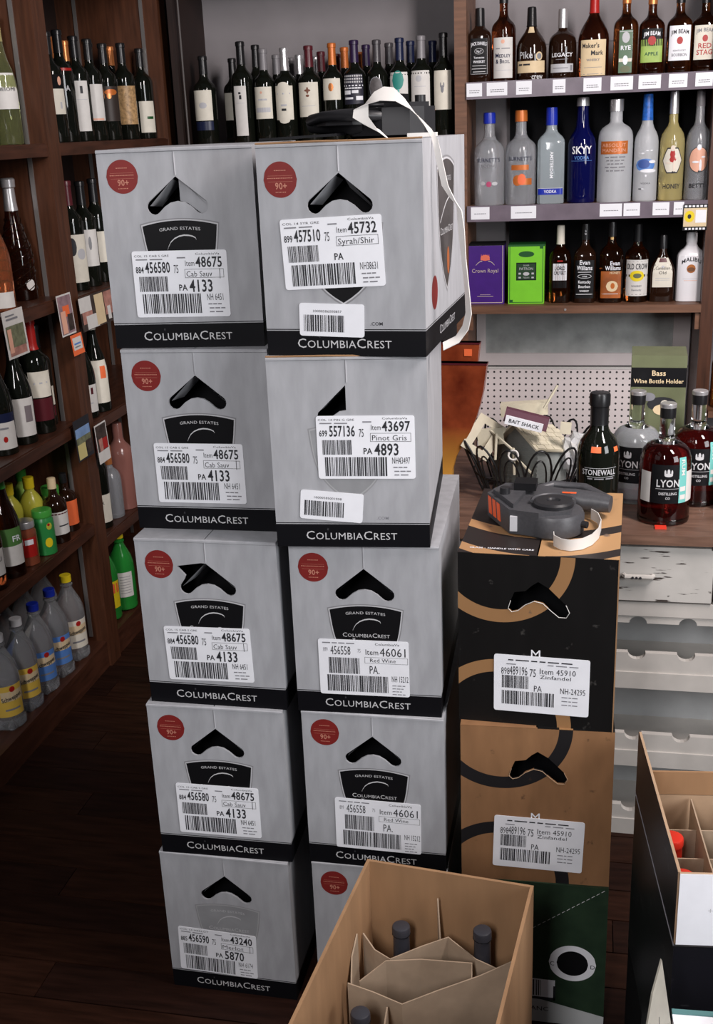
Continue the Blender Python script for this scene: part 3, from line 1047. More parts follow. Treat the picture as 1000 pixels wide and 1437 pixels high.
def bottle(name, label, cat, group, loc, H, R, shape, glass, cap=None, labs=(), rot=0, sq=0, flat=1.0, lobes=False, n=24):
    t = thing(name, label, cat, loc, radians(rot), group)
    P = PROF[shape]
    rmin = .42 * R if sq else 0
    key = (shape, round(H, 4), round(R, 4), glass.name, sq, flat)
    if key not in BODY:
        me = MB().lathe([(r * R, u * H) for u, r in P], n, sq, flat, rmin).mesh('glass_body', glass, 35)
        BODY[key] = me
    link('glass_body', BODY[key], t)

    def surf(off):
        def mp(x, z):
            rr = prof_r(P, z / H) * R
            th = x / R if not sq else atan2(x, R)
            q = rr * sec(th, sq, rr, rmin)
            nx, ny = sin(th), -cos(th)
            if sq:
                nx, ny = nx * abs(nx), ny * abs(ny)
            return (q * sin(th) + nx * off, -q * cos(th) * flat + ny * off, z)
        return mp
    if cap:
        cm, f0, dr = cap[:3]
        f1 = cap[3] if len(cap) > 3 else 1.0
        us = [f0] + [u for u, _ in P if f0 < u < f1] + [f1]
        pr = [(prof_r(P, u) * R + dr, u * H) for u in us]
        if f1 > P[-1][0]:
            rr = P[-1][1] * R + dr
            pr = [(rr, f0 * H), (rr, f1 * H - .001), (rr - .001, f1 * H)]
        else:
            pr.append((pr[-1][0] * .75, f1 * H + .0012))
        ck = ('cap', shape, round(H, 4), round(R, 4), cm.name, f0, f1, dr)
        if ck not in BODY:
            BODY[ck] = MB().lathe(pr, 16).mesh('cap', cm, 40)
        link('capsule' if f1 - f0 > .12 else 'cap', BODY[ck], t)
    cur = None
    for L in labs:
        k = L[0]
        if k == 'r':      # rectangular label: z0 z1 half-width material
            _, z0, z1, hw, m = L[:5]
            xo = L[5] if len(L) > 5 else 0
            mb = MB()
            nz = 6 if z1 - z0 > .3 else 2
            for i in range(nz):
                rect(mb, xo - hw, xo + hw, (z0 + (z1 - z0) * i / nz) * H, (z0 + (z1 - z0) * (i + 1) / nz) * H, surf(.0006), 14)
            cur = mb.build('label', m, t, 60)
        elif k == 'e':    # oval
            _, cx, cz, rx, rz, m, lv = L
            o = ell(MB(), cx, cz * H, rx, rz, surf(.0006 + .0003 * lv), 12).build('label' if lv == 0 else 'print', m, cur if (lv and cur) else t, 60)
            if lv == 0:
                cur = o
        elif k == 'b':    # printed bar on label
            _, x0, x1, z0, z1, m, lv = L
            patch(MB(), x0, x1, lambda x: z0 * H, lambda x: z1 * H, surf(.0006 + .0003 * lv), 6, 6 if z1 - z0 > .1 else 1).build('print', m, cur or t)
        elif k == 'h':    # hexagon
            _, cx, cz, rx, rz, m, lv = L
            q = lambda x: rz * min(1, (1 - abs(x - cx) / rx) * 2.2)
            patch(MB(), cx - rx, cx + rx, lambda x: cz * H - q(x), lambda x: cz * H + q(x), surf(.0006 + .0003 * lv), 12).build('print', m, cur or t)
        elif k == 't':    # lettering: string zfrac capheight width material [xoff] [rot] [arc] [bold]
            _, s, z, h, w, m = L[:6]
            kw = L[6] if len(L) > 6 else {}
            lev = kw.get('lv', 3)
            text(MB(), s, kw.get('x', 0), z * H, h, surf(.0006 + .0003 * lev), w=w, bold=kw.get('bold', True), rot=radians(kw.get('rot', 0)), arc=kw.get('arc', 0), sc=kw.get('sc')).build('lettering', m, cur or t)
        elif k == 'off':
            cur = None
        elif k == 'fig':  # tiny standing pin-up silhouette made of ovals
            _, cx, cz, s, m1, m2 = L
            for dx, dz, rx, rz, m in ((0, .030, .006, .008, m2), (0, .014, .007, .012, m1), (.001, .0, .009, .008, m1), (.005, -.018, .0035, .016, m2), (-.008, -.009, .010, .003, m2), (.012, .004, .006, .0025, m2), (.004, -.034, .005, .0025, m_ink)):
                ell(MB(), cx + dx * s, cz * H + dz * s, rx * s, rz * s, surf(.0018), 8).build('print', m, cur or t)
    if lobes:
        mb = MB()
        for i in range(5):
            a = 2 * pi * i / 5
            mb.tube([(R * .55 * sin(a), -R * .55 * cos(a), .0), (R * .80 * sin(a), -R * .80 * cos(a), .014), (R * .93 * sin(a), -R * .93 * cos(a), .034)], [.010, .012, .006], 8)
        mb.build('base_feet', glass, t, 50)
    return t


# ---------------------------------------------------------------- spirits, top row
YR = 3.935
Z1, Z2, Z3 = 1.7035, 1.3165, .9855
G1, G2, G3 = 'spirits on the top shelf', 'vodkas on the middle shelf', 'spirits on the low shelf'
bottle('whiskey_bottle', 'square black whiskey bottle with black label at the shelf post', 'bottle', G1, (-.365, YR, Z1), .229, .0365, 'square', m_glassbr, (m_blackcap, .76, .0012), [
    ('r', .12, .60, .029, m_black), ('t', 'JACK DANIELS', .50, .010, .050, m_white, {'arc': .003}), ('e', 0, .43, .015, .009, m_silver_ink, 1), ('e', 0, .43, .0135, .0078, m_black, 2), ('t', 'No 7', .412, .008, .016, m_white), ('t', 'Tennessee', .335, .006, .034, m_white), ('t', 'WHISKEY', .275, .008, .038, m_white), ('b', -.022, .022, .235, .243, m_silver_ink, 1), ('b', -.024, .024, .195, .203, m_silver_ink, 1), ('b', -.020, .020, .155, .163, m_silver_ink, 1), ('b', -.028, .028, .128, .133, m_silver_ink, 1), ('b', -.028, -.0272, .13, .55, m_silver_ink, 1), ('b', .0272, .028, .13, .55, m_silver_ink, 1)], sq=5)
bottle('whiskey_bottle', 'tall amber whiskey bottle with long cream label and blue-black lettering', 'bottle', G1, (-.288, YR, Z1), .272, .0395, 'bourbon', m_amberd, (m_blackcap, .88, .0012), [
    ('r', .05, .50, .034, m_offw), ('e', 0, .455, .006, .006, m_pink, 1), ('t', '~2', .375, .004, .046, m_inkf), ('t', 'Medley', .280, .013, .050, m_bluecap, {'sc': .75}), ('t', '& Bros.', .215, .013, .046, m_bluecap, {'sc': .75}), ('b', -.026, .026, .135, .141, m_lightgrey, 1)])
bottle('whiskey_bottle', 'squat dark whiskey bottle with tall black cap and cream waist band', 'bottle', G1, (-.198, YR, Z1), .223, .0485, 'flask', m_glassbr, (m_blackcap, .74, .0022), [
    ('r', .115, .275, .052, m_cream), ('t', '~2', .215, .007, .040, m_ink, {'x': -.022}), ('off',), ('t', 'Pike', .310, .021, .046, m_lightgrey, {'x': -.016}), ('t', 'crew', .025, .018, .038, m_silver_ink, {'x': .022}), ('e', .028, .335, .012, .013, m_cream, 0), ('e', .028, .335, .008, .009, m_inkf, 1), ('r', .655, .735, .020, m_cream)])
bottle('whiskey_bottle', 'dark round-shouldered whiskey bottle with silver stopper and grey strip label', 'bottle', G1, (-.099, YR, Z1), .212, .0445, 'squat', m_glassbr, (m_silver, .735, .0015), [
    ('t', 'LEGACY', .325, .012, .070, m_white), ('b', -.020, .020, .285, .292, m_inkf, 1), ('r', .105, .225, .040, m_lightgrey), ('b', .028, .036, .125, .205, m_inkf, 1), ('b', -.03, .02, .16, .172, m_inkf, 1)])
bottle('whiskey_bottle', 'square-shouldered whiskey bottle with dripping red wax neck and tan label', 'bottle', G1, (-.001, YR, Z1), .262, .0485, 'flask', m_amberd, (m_redcap, .74, .0016), [
    ('r', .03, .435, .048, m_cream), ('t', "Maker's", .345, .014, .058, m_ink, {'x': -.010}), ('t', 'Mark', .262, .014, .040, m_ink, {'x': .012}), ('t', 'WHISKY', .195, .007, .042, m_inkf), ('b', -.030, .030, .120, .125, m_inkf, 1), ('b', -.044, .044, .045, .05, m_inkf, 1)], sq=3)
bottle('whiskey_bottle', 'amber rye bottle with narrow green label and copper neck', 'bottle', G1, (.099, YR, Z1), .252, .0385, 'bourbon', m_amber, (m_copper, .86, .0012), [
    ('r', .045, .545, .021, m_greenlbl), ('e', 0, .46, .012, .016, m_lightgrey, 1), ('t', 'RYE', .315, .013, .032, m_white), ('b', -.020, .020, .175, .215, m_white2, 1), ('e', 0, .195, .008, .014, m_white, 2), ('e', 0, .09, .016, .010, m_olive, 1), ('b', -.020, .020, .525, .533, m_silver_ink, 1)], sq=4)
bottle('whiskey_bottle', 'amber whiskey bottle with black and apple-green label and red seal', 'bottle', G1, (.179, YR, Z1), .241, .0395, 'bourbon', m_amberd, (m_copper, .87, .0012), [
    ('r', .16, .44, .038, m_applelbl), ('r', .36, .57, .036, m_black), ('t', 'JIM BEAM', .475, .012, .052, m_white, {'arc': .004}), ('e', 0, .425, .0125, .0135, m_redcap, 3), ('t', 'APPLE', .245, .010, .042, m_dkgreen, {'lv': 4})], sq=4)
bottle('bourbon_bottle', 'amber bourbon bottle with white label, black lettering and red seal', 'bottle', G1, (.264, YR, Z1), .243, .0390, 'bourbon', m_amber, (m_blackcap, .86, .0012), [
    ('r', .165, .585, .037, m_white), ('t', 'JIM BEAM', .475, .012, .056, m_ink, {'arc': .004}), ('e', 0, .405, .0095, .011, m_redcap, 1), ('t', 'KENTUCKY', .275, .005, .040, m_inkf), ('t', 'BOURBON', .215, .009, .048, m_inkf)], sq=4)
bottle('bourbon_bottle', 'amber bourbon bottle with white label and red stencil lettering', 'bottle', G1, (.340, YR, Z1), .238, .0390, 'bourbon', m_amber, (m_blackcap, .86, .0012), [
    ('r', .165, .585, .037, m_white2), ('t', 'JIM BEAM', .490, .011, .056, m_inkf, {'arc': .004}), ('e', 0, .425, .0085, .010, m_redcap, 1), ('t', 'RED', .305, .015, .042, m_redcap), ('t', 'STAG', .225, .015, .050, m_redcap)], sq=4)

# ---------------------------------------------------------------- vodkas
bottle('vodka_bottle', 'clear vodka bottle with blue cap and faint raspberry print', 'bottle', G2, (-.334, YR, Z2), .296, .0510, 'bourbon', m_hazy, (m_blue, .885, .0035), [
    ('t', "BURNETT'S", .475, .013, .082, m_bluecap, {'bold': False}), ('t', 'VODKA', .415, .011, .050, m_inkf), ('e', .002, .235, .009, .009, mat('raspberry_print', (.45, .05, .14), .5), 0), ('e', -.018, .245, .008, .006, m_lightgrey, 0), ('e', .022, .240, .010, .006, m_lightgrey, 0)])
bottle('vodka_bottle', 'clear vodka bottle with orange cap and orange slice print', 'bottle', G2, (-.229, YR, Z2), .299, .0520, 'bourbon', m_hazy, (m_orange, .885, .0035), [
    ('t', "BURNETT'S", .475, .013, .082, m_bluecap, {'bold': False}), ('r', .375, .43, .030, m_orange), ('r', .215, .285, .020, m_orange, .022), ('off',), ('e', -.008, .265, .016, .017, m_orange, 1), ('e', .006, .275, .014, .018, m_orangetag, 2)])
bottle('vodka_bottle', 'square clear vodka bottle with blue neck and blue base band', 'bottle', G2, (-.129, YR, Z2), .304, .0450, 'square', mat('bright_clear_glass', (.62, .70, .74), .05, trans=.6), (m_blue, .82, .0015), [
    ('t', 'AMSTERDAM', .41, .011, .085, m_white, {'rot': -90, 'x': -.002}), ('r', .10, .165, .045, m_blue), ('t', 'VODKA', .118, .010, .040, m_white), ('b', -.044, .044, .165, .170, m_silver_ink, 1)], sq=6)
bottle('vodka_bottle', 'cobalt blue vodka bottle with silver cap and white lettering', 'bottle', G2, (-.029, YR, Z2), .331, .0460, 'goose', m_cobalt, (m_silver, .92, .0030), [
    ('t', 'SKYY', .475, .024, .066, m_white), ('t', 'VODKA', .420, .011, .048, m_skyblue), ('b', -.036, .036, .405, .408, m_skyblue, 1)])
bottle('vodka_bottle', 'frosted broad vodka bottle with silver cap and orange block', 'bottle', G2, (.079, YR, Z2), .321, .0560, 'absolut', m_frost, (m_silver, .885, .0030, 1.0), [
    ('r', .475, .60, .048, m_orange, -.006), ('t', 'ABSOLUT', .545, .011, .080, m_pink, {'bold': False, 'x': -.006}), ('t', 'MANDRIN', .495, .011, .080, m_pink, {'bold': False, 'x': -.006}), ('off',)] + [('t', s, .44 - i * .033, .0055, .066 - (i % 3) * .008, m_inkf, {'bold': False}) for i, s in enumerate(('~3', '~4', '~4', '~3', '~4'))])
bottle('vodka_bottle', 'frosted slim vodka bottle with blue foil neck and flying geese', 'bottle', G2, (.178, YR, Z2), .332, .0385, 'goose', m_frost, (mat('bright_blue_foil', (.02, .12, .48), .35, noise=90, amt=.5), .76, .0012), [
    ('e', -.003, .345, .033, .020, m_skyblue, 0), ('e', -.008, .355, .020, .014, mat('deep_blue_print', (.05, .10, .33), .5), 1), ('e', .020, .375, .012, .005, m_white, 2), ('e', .008, .290, .028, .006, m_white, 1), ('off',), ('e', -.012, .455, .006, .0022, m_white, 1), ('e', .002, .480, .005, .002, m_white, 1), ('e', .016, .480, .005, .002, m_white, 1), ('e', .0, .245, .003, .004, m_white, 1), ('b', -.022, -.013, .115, .125, m_ink, 1), ('b', -.012, -.005, .115, .125, m_white, 1), ('t', 'VODKA', .165, .005, .03, m_inkf)])
bottle('vodka_bottle', 'pale yellow honey vodka bottle with dancing figure on a hexagon', 'bottle', G2, (.260, YR, Z2), .336, .0395, 'tallneck', m_yellowg, (m_silver, .80, .0012), [
    ('h', 0, .375, .034, .040, m_ink, 0), ('h', 0, .375, .031, .036, m_white2, 1), ('fig', 0, .385, 1.15, m_redcap, m_flesh), ('t', 'HONEY', .115, .015, .056, m_ink)])
bottle('vodka_bottle', 'clear vodka bottle with dancing figure on a peach oval', 'bottle', G2, (.342, YR, Z2), .336, .0395, 'tallneck', m_hazy, (m_greycap, .86, .0012), [
    ('e', 0, .375, .033, .040, m_ink, 0), ('e', 0, .375, .031, .038, m_pink, 1), ('fig', 0, .385, 1.15, m_pink, m_white), ('t', 'BETTY', .115, .014, .054, m_ink)])

# ---------------------------------------------------------------- low spirits row
def carton(name, label, x, w, h, d, m, edge):
    t = thing(name, label, 'box', (x, YR, Z3), 0, G3)
    MB().box(-w / 2, w / 2, -d / 2, d / 2, 0, h).build('body', m, t)
    mp = lambda k: (lambda a, b: (a, -d / 2 - .0002 * k, b))
    e = edge
    frame(MB(), -w / 2 + .004, w / 2 - .004, .004, h - .004, .0022, mp(1)).build('border', e, t)
    MB().box(-w / 2 - .0004, w / 2 + .0004, -d / 2 - .0004, d / 2, h - .006, h + .0004).build('lid', m_blackm if e is m_gold2 else m_dkgreen, t)
    return t, mp


m_gold2 = mat('pale_gold_print', (.55, .45, .38), .45)
t, mp = carton('whiskey_carton', 'purple whiskey gift carton with gold border and crown', -.345, .130, .205, .09, m_purple, m_gold2)
c = ell(MB(), .0, .158, .016, .010, mp(1)).build('crown', mat('coral_print', (.75, .16, .10), .5), t)
b = MB()
for i in range(5):
    b.face([mp(2)(-.016 + i * .0065, .150), mp(2)(-.010 + i * .0065, .150), mp(2)(-.013 + i * .0065, .172)])
b.build('crown_points', MATS['coral_print'], c)
b = MB()
for s in (-1, 1):
    for i in range(8):
        u, v = i / 8, (i + 1) / 8
        f = lambda q: (s * (.010 + .022 * q), .147 - .014 * q * q)
        (xa, za), (xb, zb) = f(u), f(v)
        b.face([mp(1)(xa, za - .0012), mp(1)(xb, zb - .0012), mp(1)(xb, zb + .0012), mp(1)(xa, za + .0012)])
text(b, 'Crown Royal', 0, .108, .014, mp(1), w=.092)
rect(b, -.028, .028, .026, .0275, mp(1))
rect(b, -.018, .018, .032, .0332, mp(1))
b.build('lettering', m_gold2, t)
t, mp = carton('tequila_carton', 'bright lime green tequila carton with dark emblem', -.205, .122, .200, .09, m_lgreen, m_dkgreen)
e = rect(MB(), -.034, .034, .080, .140, mp(1)).build('emblem', m_black, t)
rect(MB(), -.031, .031, .083, .137, mp(2)).build('emblem_field', mat('deep_green_print', (.012, .045, .016), .5), e)
b = MB()
text(b, 'SILVER', 0, .128, .005, mp(3), w=.020)
text(b, 'PATRON', 0, .115, .009, mp(3), w=.048)
ell(b, 0, .102, .011, .006, mp(3))
text(b, 'TEQUILA', 0, .087, .005, mp(3), w=.022)
for s in (-.022, .022):
    rect(b, s - .004, s + .004, .100, .106, mp(3))
    rect(b, s - .004, s + .004, .087, .092, mp(3))
b.build('emblem_lettering', m_lightgrey, e)
ell(MB(), 0, .168, .027, .010, mp(1)).build('top_plate', m_dkgreen, t)
rect(MB(), .045, .057, .186, .194, mp(2)).build('corner_mark', m_dkgreen, t)
rect(MB(), -.057, -.045, .006, .014, mp(2)).build('corner_mark', m_dkgreen, t)

bottle('whisky_bottle', 'amber pint bottle with white foil neck and small white label', 'bottle', G3, (-.092, YR, Z3), .257, .0365, 'bourbon', m_amber, (m_white2, .76, .0012), [
    ('r', .19, .56, .029, m_amberd), ('r', .30, .52, .024, m_white), ('t', 'LORD', .435, .013, .036, m_ink), ('t', 'CALVERT', .375, .012, .040, m_ink), ('r', .20, .29, .024, m_black), ('t', '~1', .545, .006, .018, m_redcap)], sq=4)
bottle('bourbon_bottle', 'black-labelled bourbon bottle with white lettering, beside a honey one', 'bottle', G3, (-.009, YR, Z3), .261, .0375, 'bourbon', m_glassbr, (m_blackcap, .80, .0012), [
    ('r', .06, .55, .034, m_black), ('t', 'Evan', .495, .015, .036, m_white), ('t', 'Williams', .425, .015, .052, m_white), ('b', -.022, .022, .395, .402, m_white, 1), ('e', 0, .345, .024, .007, m_white, 1), ('e', 0, .345, .0225, .0058, m_black, 2), ('t', '1783', .333, .005, .018, m_white), ('t', 'Kentucky', .255, .010, .042, m_white), ('t', 'Bourbon', .195, .010, .040, m_white), ('t', 'WHISKEY', .145, .006, .032, m_white), ('b', -.028, .028, .11, .117, m_white, 1), ('off',), ('t', 'Evan', .90, .006, .012, m_white), ('t', 'Williams', .865, .006, .018, m_white)], sq=5)
bottle('whiskey_bottle', 'bright amber honey whiskey bottle with orange waist label', 'bottle', G3, (.079, YR, Z3), .265, .0400, 'bourbon', m_amber, (m_blackcap, .82, .0012), [
    ('r', .06, .40, .037, mat('burnt_orange_label', (.34, .09, .015), .45, noise=18, amt=.5)), ('e', .004, .21, .020, .018, m_cream, 1), ('e', .006, .215, .007, .010, m_orange, 2), ('b', -.03, .034, .11, .118, m_silver_ink, 1), ('off',), ('t', 'Evan', .475, .014, .034, m_white, {'x': .012}), ('t', 'Williams', .415, .014, .052, m_white, {'x': .006}), ('t', 'HONEY', .365, .009, .034, m_cream, {'x': .012}), ('r', .785, .815, .016, m_gold)], sq=5)
bottle('whiskey_bottle', 'amber whiskey bottle with white label and yellow oval bird', 'bottle', G3, (.164, YR, Z3), .256, .0405, 'bourbon', m_amber, (m_black, .78, .0012), [
    ('r', .085, .555, .0415, m_offw), ('t', 'OLD CROW', .435, .019, .074, m_ink), ('b', -.040, .040, .335, .365, m_black, 1), ('e', 0, .348, .0245, .018, m_yellow, 2), ('e', .001, .350, .014, .008, m_olive, 3), ('t', 'WHISKEY', .205, .006, .034, m_inkf), ('t', 'Kentucky', .155, .006, .032, m_inkf), ('b', -.040, .040, .105, .109, m_ink, 1), ('b', -.040, .040, .535, .538, m_ink, 1), ('off',), ('e', .002, .90, .006, .014, m_white, 0), ('b', -.010, .010, .84, .865, m_white, 1)])
bottle('whisky_bottle', 'dark flask whisky bottle with white label and orange sticker', 'bottle', G3, (.248, YR, Z3), .218, .0415, 'flask', m_glassbr, (m_blackcap, .80, .0015), [
    ('r', .225, .665, .036, m_white2), ('b', -.019, .019, .60, .66, m_maroon, 1), ('t', 'Canadian', .495, .010, .052, m_ink, {'bold': False}), ('t', 'Old', .425, .010, .026, m_ink, {'bold': False}), ('b', -.024, .024, .36, .367, m_lightgrey, 1), ('b', -.024, .024, .33, .337, m_lightgrey, 1), ('e', 0, .535, .006, .004, m_lightgrey, 1), ('off',), ('r', .70, .755, .010, m_orangetag, .010)], sq=4, flat=.7)
bottle('rum_bottle', 'white flat-sided rum bottle with small palm emblem', 'bottle', G3, (.339, YR, Z3), .226, .0460, 'malibu', mat('white_bottle', (.80, .79, .82), .25), (mat('white_cap', (.78, .78, .80), .3), .86, .0012), [
    ('t', 'MALIBU', .545, .013, .066, m_ink, {'arc': .012}), ('e', 0, .485, .0145, .014, m_copper, 1), ('e', 0, .474, .0125, .007, mat('brown_print', (.16, .06, .02), .5), 2), ('b', -.026, .026, .335, .340, m_lightgrey, 1), ('b', -.022, .022, .310, .315, m_pink, 1), ('b', -.038, .038, .655, .658, m_lightgrey, 1)], sq=4, flat=.7)

# ---------------------------------------------------------------- wine along the back wall
GW = 'wine bottles on the back wall shelf'
ZW_ = 1.5455
m_lblk = mat('black_pattern_label', (.02, .02, .035), .5)
B = bottle


def wine(label, x, y, z, H, R, shape, cap, labs, rot=0, grp=GW, glass=None):
    return bottle('wine_bottle', label, 'wine bottle', grp, (x, y, z), H, R, shape, glass or m_glassw, cap, labs, rot)


wine('dark wine bottle with cream landscape label, against the corner panel', -1.318, 3.93, ZW_, .290, .039, 'bordeaux', (m_blackcap, .80, .001), [('r', .28, .62, .036, m_white2), ('e', .002, .45, .014, .010, m_lightgrey, 1), ('r', .17, .27, .036, m_bluecap)])
wine('dark wine bottle with tall narrow white label and tiny figure', -1.181, 3.93, ZW_, .329, .038, 'bordeaux', (m_blackcap, .78, .001), [('r', .08, .57, .022, m_offw), ('b', -.005, .003, .49, .51, m_ink, 1), ('b', -.003, .005, .44, .48, m_ink, 1), ('b', -.015, .015, .40, .405, m_lightgrey, 1)])
wine('dark wine bottle with grey capsule and cream village label', -1.102, 3.93, ZW_, .302, .037, 'bordeaux', (m_greycap, .78, .001), [('r', .26, .60, .034, m_white2), ('t', '~1', .455, .008, .03, m_lightgrey), ('b', -.026, .026, .33, .38, m_lightgrey, 1), ('e', -.004, .54, .004, .004, m_pink, 1)])
wine('dark wine bottle with silver capsule and scalloped cream label', -1.028, 3.93, ZW_, .302, .038, 'bordeaux', (m_silver, .76, .001), [('r', .24, .60, .034, m_white2), ('e', 0, .60, .020, .012, m_white2, 1), ('e', 0, .24, .020, .012, m_white2, 1), ('t', '~1', .51, .007, .046, m_lightgrey), ('b', -.008, .008, .335, .36, m_ink, 2), ('b', -.010, .010, .385, .405, m_lightgrey, 2)])
wine('dark wine bottle with maroon capsule and cream label with brown cross', -.943, 3.93, ZW_, .304, .0395, 'bordeaux', (m_maroon, .78, .001), [('r', .26, .62, .039, m_white2), ('e', 0, .535, .004, .011, mat('brown_ink', (.20, .08, .05), .5), 1), ('e', 0, .535, .011, .004, MATS['brown_ink'], 1), ('e', 0, .48, .006, .004, MATS['brown_ink'], 1), ('b', -.024, .024, .37, .375, m_lightgrey, 1)])
wine('dark wine bottle with orange capsule and leaf label', -.862, 3.93, ZW_, .308, .036, 'bordeaux', (m_orange, .78, .001), [('r', .42, .64, .034, m_white2), ('e', 0, .55, .009, .013, m_copper, 1)])
wine('dark wine bottle with purple capsule and black patterned label', -.786, 3.93, ZW_, .313, .039, 'bordeaux', (m_purplecap, .78, .001), [('r', .36, .66, .037, m_lblk)] + [('b', -.034 + (i % 9) * .0078, -.029 + (i % 9) * .0078, .575 + (i // 9) * .03, .592 + (i // 9) * .03, m_silver_ink, 1) for i in range(27)] + [('b', -.036, .036, .54, .553, m_white, 1), ('b', -.032, .030, .515, .528, m_white, 1), ('b', -.034, -.008, .46, .50, m_white, 1), ('b', -.004, .018, .47, .50, m_white, 1), ('b', .010, .034, .40, .44, m_white, 1), ('b', -.032, .0, .41, .43, m_white, 1)])
wine('dark wine bottle with black capsule and round dark label, behind the strip loop', -.709, 3.93, ZW_, .310, .036, 'bordeaux', (mat('charcoal_capsule', (.06, .055, .06), .3), .78, .001), [('e', 0, .52, .024, .034, m_inkf, 0), ('e', 0, .52, .021, .031, mat('grey_bird_print', (.10, .09, .09), .5, noise=40, amt=.6), 1)])
wine('dark wine bottle with blue capsule and teal balloon label', -.632, 3.93, ZW_, .312, .037, 'bordeaux', (m_bluecap, .78, .001), [('r', .30, .66, .034, m_offw), ('e', -.002, .58, .020, .030, mat('teal_balloon_print', (.03, .25, .21), .5), 1), ('b', -.003, .003, .44, .49, m_teal, 1), ('e', .006, .38, .020, .016, m_lightgrey, 1)])
wine('dark wine bottle with grey capsule and speckled white label', -.560, 3.93, ZW_, .315, .0375, 'bordeaux', (m_greycap, .78, .001), [('r', .28, .66, .036, m_offw), ('e', -.004, .58, .010, .010, m_lightgrey, 1), ('b', -.020, .020, .50, .506, m_lightgrey, 1)] + [('e', -.028 + i * .0075, .30 + (i % 3) * .02, .003, .003, m_midgrey, 1) for i in range(8)])
wine('dark wine bottle with black capsule and cream stag label, beside the post', -.486, 3.93, ZW_, .320, .036, 'bordeaux', (m_blackcap, .78, .001), [('r', .26, .64, .032, m_white2), ('e', .0, .46, .005, .012, m_inkf, 1), ('e', -.005, .50, .002, .008, m_inkf, 1), ('e', .005, .50, .002, .008, m_inkf, 1)])
SECOND = [('black', m_blackcap, -1.250, 4.05, .285, 'corner bottle with the landscape label'), ('black', m_blackcap, -1.165, 4.06, .325, 'bottle with the tall narrow label'), ('grey', m_greycap, -1.086, 4.04, .288, 'bottle with the village label'), ('silver', m_silver, -1.004, 4.04, .284, 'bottle with the scalloped label'), ('maroon', m_maroon, -.925, 4.04, .290, 'bottle with the brown cross'),
          ('orange', m_orange, -.842, 4.04, .300, 'bottle with the leaf label'), ('purple', m_purplecap, -.766, 4.04, .304, 'bottle with the black patterned label'), ('charcoal', MATS['charcoal_capsule'], -.686, 4.04, .306, 'bottle with the round dark label'), ('blue', m_bluecap, -.612, 4.04, .308, 'bottle with the balloon label'), ('dark blue', m_bluecap, -.536, 4.04, .305, 'bottle with the speckled label')]
for c, m, x, y, H, beh in SECOND:
    wine('%s-capped wine bottle standing directly behind the %s' % (c, beh), x, y, ZW_, H, .036, 'bordeaux', (m, .78, .001), [('r', .28, .60, .033, m_white2)] if x < -1.2 else [])
for c, m, x, H, beh in (('silver', m_silver, -.962, .279, 'scalloped'), ('grey', m_greycap, -1.050, .280, 'village'), ('maroon', m_maroon, -.886, .284, 'brown cross'), ('orange', m_orange, -.803, .286, 'leaf')):
    wine('%s-capped wine bottle in the rearmost row, behind the %s label' % (c, beh), x, 4.11, ZW_, H, .036, 'bordeaux', (m, .78, .001), [])

# ================================================================ BOTTLES ON THE LEFT SHELVING
GA, GB, GC, GD, GE = ('bottles on the upper side shelf', 'bottles on the sparkling wine shelf', 'red wines on the waist-high shelf', 'mixers and juices shelf', 'soda bottles on the bottom shelf')
zA = LS['A']
wine('pale green white wine bottle with white label, near end of the top shelf', -1.530, 2.897, zA, .320, .038, 'burgundy', (m_yellowg, .80, .001), [('r', .28, .56, .036, m_offw), ('t', 'MEIOMI', .42, .009, .050, m_ink, {'bold': False})], 42, GA, m_greeng)
wine('green white wine bottle half hidden beside the upright on the top shelf', -1.615, 2.900, zA, .300, .036, 'burgundy', (m_yellowg, .82, .001), [], 42, GA, m_greeng)
FA = [(-1.535, 3.195, .300, (m_blackcap, .80, .001), 'cream label under a dark picture, next to the upright', [('r', .26, .49, .032, m_white2), ('r', .49, .62, .032, m_blackm), ('e', .016, .56, .006, .012, m_pink, 2), ('b', .012, .018, .31, .37, m_lightgrey, 1)]),
      (-1.545, 3.290, .312, (m_blackcap, .80, .001), 'all-black label and red neck band', [('t', 'ZA', .46, .016, .026, m_lightgrey), ('r', .64, .665, .030, m_redcap)]),
      (-1.535, 3.375, .300, (m_blackcap, .80, .001), 'tall narrow white label, on the upper side shelf', [('r', .10, .58, .022, m_offw), ('b', -.004, .004, .46, .53, m_ink, 1), ('b', -.016, .016, .40, .405, m_lightgrey, 1)]),
      (-1.535, 3.475, .298, (m_blackcap, .80, .001), 'white label with a pink lower corner', [('r', .20, .56, .030, m_offw), ('b', -.028, .022, .205, .225, m_pink, 1)]),
      (-1.525, 3.565, .290, (m_blackcap, .80, .001), 'dark label and orange swirl', [('r', .20, .56, .034, mat('dark_brown_label', (.03, .02, .016), .5)), ('e', .004, .50, .022, .009, m_orange, 1), ('e', -.004, .46, .008, .008, m_copper, 2)]),
      (-1.525, 3.715, .300, (m_blackcap, .80, .001), 'large gold textured label', [('r', .16, .56, .034, mat('gold_textured_label', (.42, .26, .12), .45, noise=120, amt=.5, bump=.4))]),
      (-1.515, 3.850, .290, (m_blackcap, .80, .001), 'cream label with small green mark', [('r', .07, .42, .028, m_white2), ('b', -.004, .020, .22, .25, m_dkgreen, 1)])]
for x, y, H, cap, d, labs in FA:
    wine('dark wine bottle with %s' % d, x, y, zA, H, .037, 'bordeaux', cap, labs, 40, GA)
for x, y, H, d in ((-1.60, 3.345, .300, 'white tall-label one'), (-1.615, 3.425, .302, 'pink-cornered one'), (-1.625, 3.505, .300, 'orange swirl one'), (-1.60, 3.80, .298, 'green-marked one')):
    wine('copper-capped wine bottle behind the %s' % d, x, y, zA, H, .036, 'bordeaux', (m_copper, .80, .001), [], 40, GA)
